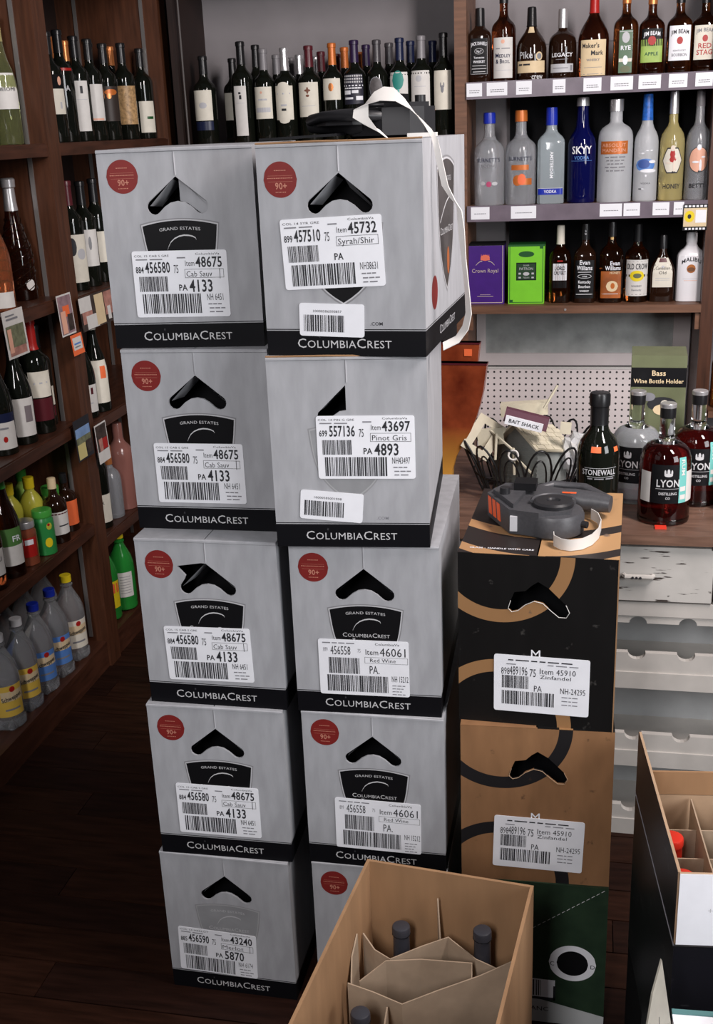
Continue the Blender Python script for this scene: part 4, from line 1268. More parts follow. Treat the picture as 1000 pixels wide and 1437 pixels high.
for x, y, H, d in ((-1.615, 3.245, .315, 'black-label one'), (-1.60, 3.63, .30, 'gold-label one')):
    wine('black-capped wine bottle behind the %s' % d, x, y, zA, H, .036, 'bordeaux', (m_blackcap, .80, .001), [], 40, GA)


# sparkling wine with spiral ribbed glass
def sparkling(label, x, y):
    t = bottle('sparkling_bottle', label, 'wine bottle', GB, (x, y, LS['B']), .325, .043, 'champ', m_amberd if x > -1.56 else m_rose, (m_silver, .74, .0015), [('e', .012, .13, .014, .015, m_offw, 0)], 50)
    mb = MB()
    P = PROF['champ']
    for k in range(6):
        path = []
        for i in range(40):
            u = .08 + .60 * i / 39
            a = 2 * pi * k / 6 + i * .22
            r = prof_r(P, u) * .043 + .0004
            path.append((r * sin(a), -r * cos(a), u * .325))
        mb.tube(path, .0016, 5)
    mb.build('glass_ribs', m_glassbr, t, 60)
    return t


sparkling('sparkling wine bottle with silver foil and spiral ribbed glass, by the upright', -1.545, 2.880)
sparkling('sparkling wine bottle with silver foil, cut by the picture edge', -1.565, 2.765)
bottle('rose_bottle', 'orange rose wine bottle with small white base label', 'wine bottle', GB, (-1.505, 2.690, LS['B']), .290, .037, 'burgundy', m_rose, None, [('r', .03, .17, .026, m_offw)], 50)
zB = FS['B']
wine('red wine bottle with maroon capsule and cream tree label, below the gold label', -1.515, 3.170, zB, .318, .038, 'bordeaux', (m_maroon, .78, .001), [('r', .08, .52, .036, m_white2), ('e', .012, .34, .014, .016, m_lightgrey, 1), ('e', -.014, .41, .012, .026, m_ink, 1)], 45, GB)
wine('red wine bottle with black capsule and tower label', -1.515, 3.262, zB, .312, .037, 'bordeaux', (m_blackcap, .78, .001), [('r', .20, .55, .030, m_offw), ('e', .0, .42, .005, .020, m_midgrey, 1)], 45, GB)
wine('amber-necked wine bottle tucked behind the upright', -1.60, 3.115, zB, .310, .036, 'bordeaux', (m_copper, .78, .001), [('r', .2, .55, .03, m_pink)], 45, GB, m_rose)
wine('dark wine bottle at the far end of the sparkling wine shelf', -1.52, 3.365, zB, .315, .037, 'bordeaux', (m_blackcap, .78, .001), [('r', .2, .5, .03, m_white2)], 45, GB)

zC = LS['C']
wine('red wine bottle with blue-topped white crest label, cut by the picture edge', -1.512, 2.600, zC, .300, .042, 'burgundy', (m_redcap, .80, .001), [('r', .06, .30, .036, m_offw), ('r', .30, .38, .036, m_bluecap), ('t', '~1', .24, .007, .022, m_inkf), ('e', .0, .15, .006, .008, m_redcap, 1)], 45, GC)
wine('red wine bottle with white label and grey square, second on the waist-high shelf', -1.508, 2.708, zC, .300, .040, 'burgundy', (m_blackcap, .80, .001), [('r', .08, .43, .034, m_offw), ('b', .002, .024, .21, .36, mat('grey_square_print', (.20, .17, .18), .5), 1)], 45, GC)
wine('red wine bottle with bright red capsule and cream label', -1.508, 2.822, zC, .318, .039, 'bordeaux', (m_redcap, .74, .001), [('r', .33, .56, .034, m_white2), ('t', '~1', .45, .007, .040, m_lightgrey), ('r', .12, .32, .034, m_maroon)], 45, GC)
wine('dark wine bottle with cream and maroon label beside the upright', -1.535, 2.895, zC, .290, .036, 'bordeaux', (m_blackcap, .78, .001), [('r', .21, .40, .032, m_white2), ('r', .10, .20, .032, m_maroon)], 45, GC)
zC = FS['C']
wine('dark wine bottle with orange capsule and low white label', -1.495, 3.085, zC, .290, .039, 'burgundy', (m_orange, .84, .001), [('r', .07, .36, .034, m_offw), ('b', .008, .016, .26, .33, m_maroon, 1), ('t', '~1', .16, .007, .024, m_lightgrey)], 45, GC)
wine('dark wine bottle with white label and orange square', -1.490, 3.172, zC, .295, .038, 'burgundy', (m_white2, .86, .001), [('r', .10, .55, .030, m_white2), ('b', .0, .020, .36, .49, m_orangetag, 1)], 45, GC)

# juices and mixers
zD = LS['D']
bottle('cooking_wine_bottle', 'dark amber bottle with white label and red spot, at the picture edge', 'bottle', GD, (-1.505, 2.435, zD), .300, .042, 'burgundy', m_amberd, (m_blackcap, .82, .001), [('r', .14, .38, .038, m_offw), ('t', 'TRU', .27, .012, .030, m_ink, {'x': .012}), ('e', -.012, .19, .012, .014, m_redcap, 1)], 45)
bottle('mixer_bottle', 'brown bottle with green cap and green-white label', 'bottle', GD, (-1.500, 2.530, zD), .305, .041, 'burgundy', m_amberd, (m_green, .80, .0015), [('r', .30, .46, .036, mat('leaf_green_label', (.08, .20, .05), .5)), ('t', 'FR', .34, .016, .026, m_white, {'x': .016}), ('r', .12, .30, .036, m_offw)], 45)
for x, y, m, c, nm in ((-1.575, 2.700, m_lemon, m_yellow, 'yellow lemon juice squeeze bottle beside the green-capped brown bottle'), (-1.545, 2.765, m_lemon, m_yellow, 'yellow lemon juice squeeze bottle behind the green juice carton bottle'), (-1.635, 2.735, m_lime, m_green, 'green-capped lime juice bottle, behind the first lemon bottle'), (-1.605, 2.835, m_lime, m_green, 'green-capped lime juice bottle, behind the second lemon bottle')):
    bottle('juice_bottle', nm, 'bottle', GD, (x, y, zD), .200, .034, 'lemon', m, (c, .84, .002, 1.0), [], 45)
bottle('sauce_jar', 'small glass jar of red sauce with red and white label', 'jar', GD, (-1.490, 2.610, zD), .125, .031, 'jar', mat('red_sauce_glass', (.22, .06, .03), .1, spec=.6), (m_silver, .86, .0006), [('r', .22, .66, .022, m_redcap), ('b', -.012, .012, .5, .62, m_white, 1)], 45)
bottle('juice_bottle', 'green lemon-lime juice bottle with printed lemons', 'bottle', GD, (-1.477, 2.692, zD), .130, .030, 'jar', mat('juice_green', (.03, .25, .06), .3), (m_green, .84, .001), [('e', .002, .30, .011, .014, m_yellow, 0), ('e', .008, .66, .009, .010, m_lemon, 0), ('e', .006, .70, .004, .004, m_redcap, 1)], 45)
bottle('juice_bottle', 'pale green lime juice bottle behind the printed lemon bottle', 'bottle', GD, (-1.520, 2.722 + .115, zD), .150, .028, 'jar', m_lime, (m_green, .84, .001), [], 45)
bottle('syrup_bottle', 'dark syrup bottle with white label and cork-coloured neck', 'bottle', GD, (-1.488, 2.792, zD), .190, .035, 'bourbon', m_glassbr, (m_cream, .84, .001), [('r', .14, .50, .034, m_offw), ('b', -.004, .028, .27, .29, m_ink, 1), ('b', -.03, .03, .46, .48, m_maroon, 1)], 45)
bottle('syrup_bottle', 'dark syrup bottle with bright orange label beside the upright', 'bottle', GD, (-1.500, 2.885, zD), .175, .033, 'bourbon', m_glassbr, (m_blackcap, .84, .001), [('r', .12, .55, .034, m_orangetag)], 45)
zD = FS['D']
wine('dark wine bottle with low cream label on the shelf beyond the upright', -1.500, 3.105, zD, .305, .038, 'bordeaux', (m_redcap, .80, .001), [('r', .07, .37, .034, m_white2), ('t', 'K', .27, .010, .008, m_ink)], 45, GD)
bottle('liqueur_bottle', 'clear round liqueur bottle with copper stopper beyond the upright', 'bottle', GD, (-1.500, 3.205, zD), .240, .036, 'squat', m_hazy, (m_copper, .74, .002), [], 45)
bottle('liqueur_bottle', 'large pinkish brown bottle partly hidden by the grey cases', 'bottle', GD, (-1.500, 3.300, zD), .290, .045, 'malibu', mat('pinkish_brown_glass', (.26, .11, .09), .2, spec=.6), None, [], 45)
wine('dark bottle behind the pinkish brown one', -1.60, 3.27, zD, .30, .037, 'bordeaux', (m_purplecap, .8, .001), [], 45, GD)

# soda bottles
zE = LS['E']


def soda(label, x, y, capm, lab, hid=False):
    labs = [] if hid else [('r', .17, .50, .0440, lab), ('b', -.020, .042, .335, .44, m_cream, 1), ('t', 'Schweppes', .350, .013, .056, m_ink, {'x': .010, 'rot': 10, 'lv': 4}), ('e', .012, .46, .008, .008, m_redcap, 1), ('b', -.012, .030, .235, .255, m_inkf, 1)]
    return bottle('soda_bottle', label, 'bottle', GE, (x, y, zE), .272, .0430, 'pet', m_pet, (capm, .925, .0028, 1.0), labs, 40, lobes=True)


m_whitecap = mat('white_plastic_cap', (.72, .72, .74), .35)
soda('clear tonic bottle with white cap and yellow label, at the picture edge', -1.502, 2.411, m_whitecap, m_ylabel)
soda('clear tonic bottle with white cap and yellow label, second in the row', -1.502, 2.514, m_whitecap, m_ylabel)
soda('clear soda bottle with blue cap and blue label, beside the yellow tonics', -1.502, 2.614, m_blue, m_skyblue)
soda('clear soda bottle with blue cap and blue label, beside the cream-labelled one', -1.502, 2.716, m_blue, m_skyblue)
soda('clear soda bottle with yellow cap and cream label beside the upright', -1.502, 2.824, m_yellow, m_white2)
soda('clear soda bottle with yellow cap, behind the second blue one', -1.615, 2.768, m_yellow, m_white2, True)
soda('clear soda bottle with yellow cap, rearmost by the upright', -1.615, 2.885, m_yellow, m_white2, True)
soda('clear soda bottle with blue cap, behind the first blue one', -1.618, 2.655, m_blue, m_white2, True)
soda('clear soda bottle with clear cap in the back row', -1.618, 2.548, m_greycap, m_white2, True)
zE = FS['E']
bottle('soda_bottle', 'green soda bottle with yellow cap and red-yellow label', 'bottle', GE, (-1.510, 3.105, zE), .272, .0420, 'pet', m_petg, (m_yellow, .925, .0028, 1.0), [('r', .18, .52, .034, m_yellow), ('b', -.034, .034, .37, .49, m_orangetag, 1)], 45)
bottle('soda_bottle', 'green soda bottle with yellow cap and white nutrition label', 'bottle', GE, (-1.492, 3.197, zE), .272, .0420, 'pet', m_petg, (m_yellow, .925, .0028, 1.0), [('r', .20, .52, .026, m_offw)] + [('b', -.018, .018, .25 + i * .035, .256 + i * .035, m_inkf, 1) for i in range(7)], 35)
bottle('soda_bottle', 'green soda bottle with yellow cap behind the red-yellow labelled one', 'bottle', GE, (-1.600, 3.090, zE), .272, .0420, 'pet', m_petg, (m_yellow, .925, .0028, 1.0), [], 45)
bottle('soda_bottle', 'clear soda bottle behind the two green ones', 'bottle', GE, (-1.595, 3.205, zE), .272, .0420, 'pet', m_pet, (m_blue, .925, .0028, 1.0), [], 45)


# ---------------------------------------------------------------- shelf talker cards
def talker(label, y0, y1, z0, z1, base, bits, x=-1.432):
    t = thing('shelf_card', label, 'card', (x, (y0 + y1) / 2, z0), radians(90), 'picture cards hanging from the side shelves')
    w, h = y1 - y0, z1 - z0
    mp = lambda k: (lambda a, b: (a, -.0006 - .0003 * k - .010 * (1 - b / h) * (b < h) * .6, b))
    v = MB()
    nz = 6
    for i in range(nz):
        za, zb = h * i / nz, h * (i + 1) / nz
        v.add([mp(0)(-w / 2, za), mp(0)(w / 2, za), mp(0)(w / 2, zb), mp(0)(-w / 2, zb)], [(0, 1, 2, 3)])
    v.build('card', base, t)
    for k, (u0, u1, v0, v1, m) in enumerate(bits):
        rect(MB(), (u0 - .5) * w, (u1 - .5) * w, v0 * h, v1 * h, mp(1 + k)).build('picture', m, t)
    return t


m_skyp = mat('sky_photo', (.20, .32, .55), .5, noise=20, amt=.3)
m_landp = mat('landscape_photo', (.16, .17, .10), .5, noise=60, amt=.6)
m_rosep = mat('rose_photo', (.42, .20, .16), .5, noise=50, amt=.4)
m_dkp = mat('dark_photo', (.05, .035, .03), .5, noise=70, amt=.7)
talker('white shelf card with vineyard photo, hanging at the picture edge', 2.545, 2.655, 1.060, 1.180, m_offw, [(.08, .92, .20, .68, m_landp), (.10, .90, .05, .22, m_rosep), (.12, .30, .12, .62, m_pink), (.15, .7, .80, .84, m_inkf), (.15, .55, .88, .91, m_inkf)])
talker('rose wine shelf card hanging in front of the upright', 2.850, 2.940, 1.062, 1.176, m_offw, [(.05, .95, .04, .96, mat('mauve_photo', (.28, .18, .20), .5, noise=40, amt=.4)), (.30, .75, .45, .72, m_orangetag), (.12, .45, .06, .60, m_pink), (.55, .9, .1, .5, m_dkp)])
talker('orange and white price card below the rose wine card', 2.895, 2.968, 1.000, 1.058, m_orangetag, [(.12, .88, .25, .85, m_offw), (.22, .78, .5, .58, m_skyblue), (.22, .7, .36, .42, m_inkf)], x=-1.426)
talker('wide shelf card showing bottles and white panels', 2.985, 3.215, 1.052, 1.150, m_dkp, [(.0, .35, .55, .98, m_offw), (.05, .35, .20, .55, m_rosep), (.15, .50, .02, .42, m_offw), (.45, .72, .05, .95, m_cream), (.74, .98, .25, .95, m_rosep), (.80, .90, .1, .5, m_offw)])
talker('shelf card with blue sky and yellow field, below the wine shelf', 2.855, 2.962, .697, .818, m_ink, [(.06, .94, .55, .78, m_skyp), (.06, .94, .40, .56, m_landp), (.06, .55, .04, .40, mat('yellow_field_print', (.60, .52, .22), .5)), (.60, .94, .10, .42, m_dkp)])
talker('dark shelf card with red bottle photo, beyond the upright', 2.990, 3.072, .650, .770, m_offw, [(.06, .94, .30, .96, m_dkp), (.2, .5, .3, .62, m_rosep), (.5, .9, .32, .6, m_redcap)])

# ================================================================ COUNTER CABINET
YC = 2.275
dm = mat('distressed_white_paint', (.60, .57, .53), .55)
g = NG(dm)
scr = g.noise(14, .62, .655, 8, (1.0, 1, 8))
chip = g.noise(30, .70, .73, 7)
tone = g.mix(g.noise(9, .3, .7), (.40, .385, .36), (.52, .50, .47))
g.base(g.mix(g.op('MAXIMUM', scr, chip), tone, (.045, .035, .03)))
m_rack = mat('aged_white_paint', (.44, .415, .385), .6, noise=16, amt=.10)
m_rackg = mat('grey_rack_back', (.32, .325, .325), .7, noise=16, amt=.12)

ct = thing('counter_top', 'worn brown wooden counter top carrying the rum bottles', 'counter', (.2, 2.6, .728))
for i in range(4):
    y0 = -.345 + i * .165
    MB().box(-.66, .7, y0, y0 + .1635, 0, .022).build('plank', mat('worn_counter_wood', (.15, .085, .06), .38, noise=8, amt=.45, bump=.2, stretch=(1, 8, 8)), ct)
cb = thing('cabinet', 'distressed white cabinet with drawer and scalloped wine rack', 'cabinet', (.2, YC, 0))
MB().box(-.62, .66, .02, .58, 0, .012).build('bottom', m_rack, cb)
MB().box(-.62, .66, .16, .175, .012, .728).build('rack_back', m_rackg, cb)
for x in (-.62, .64):
    MB().box(x, x + .02, .0, .58, 0, .728).build('side', m_rack, cb)
for z0, z1 in ((.722, .728), (.555, .588)):
    MB().box(-.60, .64, .0, .02, z0, z1).build('rail', m_rack, cb)
MB().box(.085, .10, .0, .02, .588, .722).build('stile', m_rack, cb)
MB().box(-.60, .64, .02, .4, .548, .556).build('rack_top', m_rack, cb)
for x0, x1 in ((-.596, -.335), (-.33, -.14), (-.135, .080), (.105, .40)):
    d = MB().box(x0, x1, -.004, .016, .592, .719).build('drawer', dm, cb)
    c = -.075 if x1 == .080 else (x0 + x1) / 2
    h = MB().tube([(c - .03, -.006, .652), (c - .028, -.014, .652), (c + .028, -.014, .652), (c + .03, -.006, .652)], .006, 8).build('handle', m_rack, d)
    for q in (-.012, -.004, .004):
        MB().tube([(c + q, -.0195, .652), (c + q, -.0212, .652)], .0028, 8).build('handle_hole', m_ink, d)
    f = MB()
    frame(f, x0, x1, .592, .719, .0012, lambda x, z: (x, -.0043, z))
    f.build('drawer_edge', mat('dark_worn_edge', (.06, .05, .045), .7), d)


def scallop(z0, z1, xs, y0=.0, y1=.014, up=True):
    e = z1 if up else z0
    s = 1 if up else -1
    pts = [(-.60, z1 if not up else z0)]
    edge = [(-.60, e)]
    for x in xs:
        for k in range(9):
            a = pi * k / 8
            edge.append((x - .019 * cos(a), e - s * .016 * sin(a)))
    edge.append((.64, e))
    other = [(.64, z0 if up else z1), (-.60, z0 if up else z1)]
    return MB().prism(edge + other, y0, y1, 'y')


XS = [.13 - .2 + .105 * i for i in range(-5, 6)]
scallop(.536, .562, XS, .004, .018, up=False).build('scalloped_rail', m_rack, cb)
for zt_, zb in ((.466, .420), (.264, .222), (.075, .040)):
    scallop(zb, zt_, XS, .0, .014).build('scalloped_rail', m_rack, cb)
    MB().box(-.60, .64, -.004, .16, zb - .040, zb).build('rack_ledge', m_rack, cb)

# ---------------------------------------------------------------- bottles on the counter
ZC = .7505
GR = 'bottles standing on the counter'
bottle('liqueur_bottle', 'black liqueur bottle with orange price stickers, on the counter', 'bottle', GR, (.034, 2.345, ZC), .284, .0450, 'port', m_glassw, (m_blackcap, .76, .0008), [
    ('t', 'STONEWALL', .405, .012, .074, m_lightgrey, {'x': -.004}), ('b', -.036, .036, .455, .458, m_lightgrey, 1), ('b', -.030, .032, .388, .391, m_lightgrey, 1), ('t', '~3', .370, .004, .056, m_inkf), ('r', .575, .620, .011, m_orangetag, -.012), ('r', .575, .610, .007, m_orangetag, .038)], rot=8)
PROF['rumlow'] = [p for p in PROF['rum'] if p[0] <= .66] + [(.675, .52)]


def rum(label, x, y, glass, rot, strip=True, H=.262):
    R = .055
    t = bottle('rum_bottle', label, 'bottle', GR, (x, y, ZC), H, R, 'rumlow', glass, None, [
        ('r', .20, .53, .036, m_black), ('t', 'LYON', .345, .016, .050, m_silver_ink), ('t', 'DISTILLING', .275, .006, .038, m_silver_ink), ('t', 'CO', .238, .005, .010, m_silver_ink), ('e', 0, .445, .009, .004, m_silver_ink, 1), ('e', 0, .472, .003, .006, m_silver_ink, 1), ('e', -.007, .465, .002, .006, m_silver_ink, 1), ('e', .007, .465, .002, .006, m_silver_ink, 1), ('b', -.026, .026, .325, .328, m_lightgrey, 1),
        ('r', .20, .46, .014, m_offw, -.052), ('r', .20, .46, .018, m_offw, .055)] + ([('off',), ('b', .0235, .0425, .20, .585, m_teal, 2), ('t', 'RUM', .50, .009, .036, m_offw, {'x': .0285, 'rot': -90, 'lv': 4}), ('b', .026, .040, .30, .34, m_offw, 3), ('b', .026, .040, .23, .27, m_offw, 3)] if strip else []), rot, n=28)
    pr = [(.33, .70), (.30, .72), (.285, .735), (.285, .93)]
    MB().lathe([(.50 * R, .676 * H), (.40 * R, .69 * H)] + [(r * R, u * H) for r, u in pr], 20).build('neck', m_clear, t, 50)
    MB().lathe([(.30 * R, .88 * H), (.305 * R, .955 * H), (.30 * R, .965 * H)], 18).build('stopper_collar', m_blackcap, t, 40)
    MB().lathe([(.31 * R, .965 * H), (.315 * R, .995 * H), (.29 * R, 1.0 * H)], 18).build('stopper', m_silver, t, 40)
    MB().lathe([(.90 * R, .0), (.985 * R, .004 * H), (1.004 * R, .022 * H), (1.0 * R, .05 * H), (.97 * R, .06 * H)], 28).build('thick_base', m_clear, t, 40)
    return t


rum('dark red rum bottle with teal strip, nearest on the counter', .176, 2.365, m_rum, 4, H=.258)
rum('dark red rum bottle with teal strip, behind the nearest one', .252, 2.498, m_rum, 2, H=.255)
rum('pale clear rum bottle with black label, beside the black liqueur bottle', .120, 2.505, m_hazy, -22, strip=False, H=.252)
t = MB().box(-.012, .012, -.008, .008, 0, .004).build('red_tag', mat('red_plastic_tag', (.65, .04, .02), .4))
tag(t, 'small red plastic tag lying in front of the nearest rum bottle', 'tag')
t.location = (.168, 2.300, ZC)

# boxed bottle holder
t = thing('gift_box', 'olive green gift box with black title band behind the rum bottles', 'box', (.168, 2.625, ZC), radians(-2))
MB().box(-.061, .061, -.055, .055, 0, .318).build('body', m_olive, t)
mp = lambda k: (lambda a, b: (a, -.055 - .0003 * k, b))
e = rect(MB(), -.061, .061, .245, .290, mp(1)).build('title_band', m_black, t)
b = MB()
text(b, 'Bass', 0, .2715, .0125, mp(2), w=.032, bold=True)
text(b, 'Wine Bottle Holder', 0, .2540, .0100, mp(2), w=.110, bold=True)
b.build('lettering', m_cream, e)
pic = ell(MB(), .010, .205, .034, .017, mp(1)).build('bottle_picture', m_ink, t)
ell(MB(), -.022, .222, .017, .010, mp(2)).build('bottle_neck_picture', m_inkf, pic)
ell(MB(), .014, .192, .024, .013, mp(3)).build('fish_picture', m_cream, pic)
ell(MB(), .016, .205, .010, .010, mp(4)).build('fish_head_picture', m_white2, pic)
ell(MB(), -.004, .120, .018, .015, mp(1)).build('round_print', m_lightgrey, t)
rect(MB(), -.022, .016, .100, .112, mp(2)).build('panel_print', m_offw, t)

# ---------------------------------------------------------------- wire basket with model bait shack
t = thing('wire_basket', 'black looped wire basket holding the model shack', 'basket', (-.125, 2.555, ZC))
ring = lambda r, z, n=28: [(r * cos(2 * pi * i / n), r * sin(2 * pi * i / n), z) for i in range(n)]
MB().tube(ring(.105, .004), .003, 6, True).build('base_ring', m_wire, t, 60)
MB().tube(ring(.128, .050), .0022, 6, True).build('middle_ring', m_wire, t, 60)
base = MB()
for i in range(5):
    x = -.08 + i * .04
    q = sqrt(.105 ** 2 - x * x)
    base.tube([(x, -q, .004), (x, q, .004)], .002, 5)
base.build('base_wires', m_wire, t)
NL = 14
for i in range(NL):
    a = 2 * pi * i / NL
    for hw, zt_, r in ((.031, .138, .0026), (.019, .112, .0021)):
        path = []
        for k in range(13):
            u = k / 12
            s = cos(pi * u)
            z = .006 + (zt_ - .006) * sin(pi * u) ** .55
            rad = .108 + .055 * (z / .138)
            aa = a + s * hw / rad * (1 if z > .03 else .8)
            path.append((rad * cos(aa), rad * sin(aa), z))
        MB().tube(path, r, 6).build('loop', m_wire, t, 60)

t = thing('model_shack', 'grey model bait shack with cream roof wrapped in cellophane', 'model house', (-.125, 2.545, ZC + .008))
M1 = Matrix.Translation((.005, -.005, .010)) @ Matrix.Rotation(radians(-46), 4, 'Z') @ Matrix.Rotation(radians(-10), 4, 'Y') @ Matrix.Rotation(radians(-12), 4, 'X')
MB().prism([(-.085, 0), (.075, 0), (.075, .085), (.0, .135), (-.085, .085)], -.045, .045, 'y', M1).build('walls', m_clapb, t)
for i in range(9):
    MB().box(-.0855, .0755, -.0475, -.045, .006 + i * .0095, .0085 + i * .0095, M1).build('clapboard', m_clapb, t)
for s, l in ((1, .105), (-1, .085)):
    Mr = M1 @ Matrix.Translation((0, 0, .137)) @ Matrix.Rotation(radians(34 * s), 4, 'Y')
    r = MB().box(0 if s > 0 else -l, l if s > 0 else 0, -.062, .062, -.002, .003, Mr).build('roof_panel', m_creamp, t)
    for i in range(6):
        for j in range(5):
            x0 = (i * l / 6) * s
            y0 = -.060 + j * .024 + (i % 2) * .006
            MB().box(min(x0, x0 + s * l / 6.6), max(x0, x0 + s * l / 6.6), y0, y0 + .0222, .003, .0052, Mr).build('shingle', m_creamp, r)
M2 = Matrix.Translation((-.005, -.06, .168)) @ Matrix.Rotation(radians(14), 4, 'Y')
MB().prism([(-.020, 0), (.020, 0), (.010, .028), (-.010, .028)], -.05, .05, 'x', M2).build('sign_roof', m_plum, t)
e = MB().box(-.046, .040, -.0275, -.0225, -.003, .017, M2).build('sign_board', m_white, t)
text(MB(), 'BAIT SHACK', -.003, .003, .0085, lambda x, z: tuple(M2 @ Vector((x, -.0279, z))), w=.070, bold=True).build('sign_lettering', m_ink, e)
M3 = Matrix.Translation((-.100, -.055, .135)) @ Matrix.Rotation(radians(32), 4, 'Y') @ Matrix.Rotation(radians(-18), 4, 'X')
for q in ((-.035, .035, -.045, -.028), (-.035, .035, .028, .045), (-.035, -.014, -.028, .028), (.014, .035, -.028, .028)):
    MB().box(q[0], q[1], -.003, .003, q[2], q[3], M3).build('window_frame', m_creamp, t)
for i, (p, q) in enumerate((((-.085, -.05, .15), (-.03, -.075, .11)), ((-.07, -.06, .145), (-.072, -.07, .085)), ((-.03, -.075, .115), (-.028, -.07, .05)), ((-.028, -.072, .095), (.035, -.07, .03)), ((.035, .0, .19), (.065, .0, .245)))):
    MB().tube([p, q], .0032, 6).build('porch_post', m_creamp, t)
MB().box(-.095, -.035, -.052, -.046, .125, .165, Matrix.Rotation(radians(-8), 4, 'Y')).build('porch_gable', m_creamp, t)
MB().box(-.055, .055, .03, .06, .165, .195, Matrix.Rotation(radians(-4), 4, 'Y')).build('rear_roof', m_creamp, t)
LR = MB().tube(ring(.011, 0, 14), .003, 6, True).build('life_ring', m_offw, t, 60)
LR.matrix_local = Matrix.Translation((-.030, -.082, .100)) @ Matrix.Rotation(radians(70), 4, 'X')
MB().box(.060, .085, -.050, -.035, .150, .175, Matrix.Rotation(radians(5), 4, 'Y')).build('chimney', m_creamp, t)
bm = bmesh.new()
bmesh.ops.create_icosphere(bm, subdivisions=3, radius=1)
rr = random.Random(3)
for v in bm.verts:
    k = 1 + rr.uniform(-.20, .20)
    v.co = Vector((.112 + v.co.x * .036 * k, -.010 + v.co.y * .040 * k, .085 + v.co.z * .050 * k))
me = bpy.data.meshes.new('cellophane')
bm.to_mesh(me)
bm.free()
me.materials.append(mat('crinkled_cellophane', (.85, .86, .87), .15, trans=.55, ior=1.2))
link('cellophane', me, t)

# ---------------------------------------------------------------- amber beer display cards behind the grey cases
m_beer = mat('amber_print', (.26, .045, .012), .25, noise=10, amt=.7)
g = NG(m_beer)
g.base(g.mix(g.op('MULTIPLY', g.op('SUBTRACT', .17, g.z), 7.0), g.mix(g.noise(16, .3, .7, 5), (.10, .014, .006), (.30, .06, .02)), (.72, .36, .06)))
for lab, x, y, w, h, tagz in (('amber glass-shaped display card, front one behind the grey cases', -.320, 2.495, .105, .318, None), ('amber glass-shaped display card with orange sticker, rear one', -.330, 2.565, .092, .352, .325)):
    t = thing('display_card', lab, 'display card', (x, y, ZC), radians(-4), 'amber display cards on the counter')
    pts = []
    for i in range(11):
        u = i / 10
        pts.append((w * prof_r([(0, .20), (.2, .22), (.29, .29), (.4, .47), (.5, .64), (.64, .81), (.8, .92), (1, 1)], u), h * u))
    poly = pts + [(-p[0], p[1]) for p in reversed(pts)]
    MB().prism(poly, -.012, .012, 'y').build('panel', m_beer, t)
    MB().box(-w, w, -.013, .013, h - .004, h).build('top_edge', m_maroon, t)
    if tagz:
        MB().box(.056, .074, -.0135, -.012, tagz - .004, tagz + .012).build('sticker', m_orangetag, t)

# woven basket at the counter's right and a bottle on the next unit
t = thing('woven_basket', 'tan woven twine basket cut by the picture edge beside the rum', 'basket', (.365, 2.46, ZC))
for i in range(9):
    r = .050 + .022 * sin(pi * (i + 1) / 10)
    MB().tube([(p[0] + .0015 * sin(k * 2.2 + i), p[1], p[2]) for k, p in enumerate(ring(r, .007 + i * .0135, 30))], .0072, 6, True).build('twine_coil', mat('tan_twine', (.22, .13, .08), .8, noise=80, amt=.4), t, 60)
t = thing('shelf_unit', 'narrow end of another shelf beyond the spirits unit', 'shelves', (.55, 4.0, 0))
for z in (.62, .985):
    MB().box(-.132, .25, -.15, .155, z - .022, z).build('shelf', m_woodx, t)
MB().box(.25, .28, -.15, .155, 0, 2.4).build('upright', m_woodx, t)
bottle('whiskey_bottle', 'amber whiskey bottle with yellow label on the shelf beyond the post', 'bottle', None, (.468, 3.93, .6205), .25, .040, 'bourbon', m_amber, (m_blackcap, .8, .0012), [('r', .12, .5, .036, m_ylabel), ('t', 'RYE', .3, .012, .03, m_ink)])


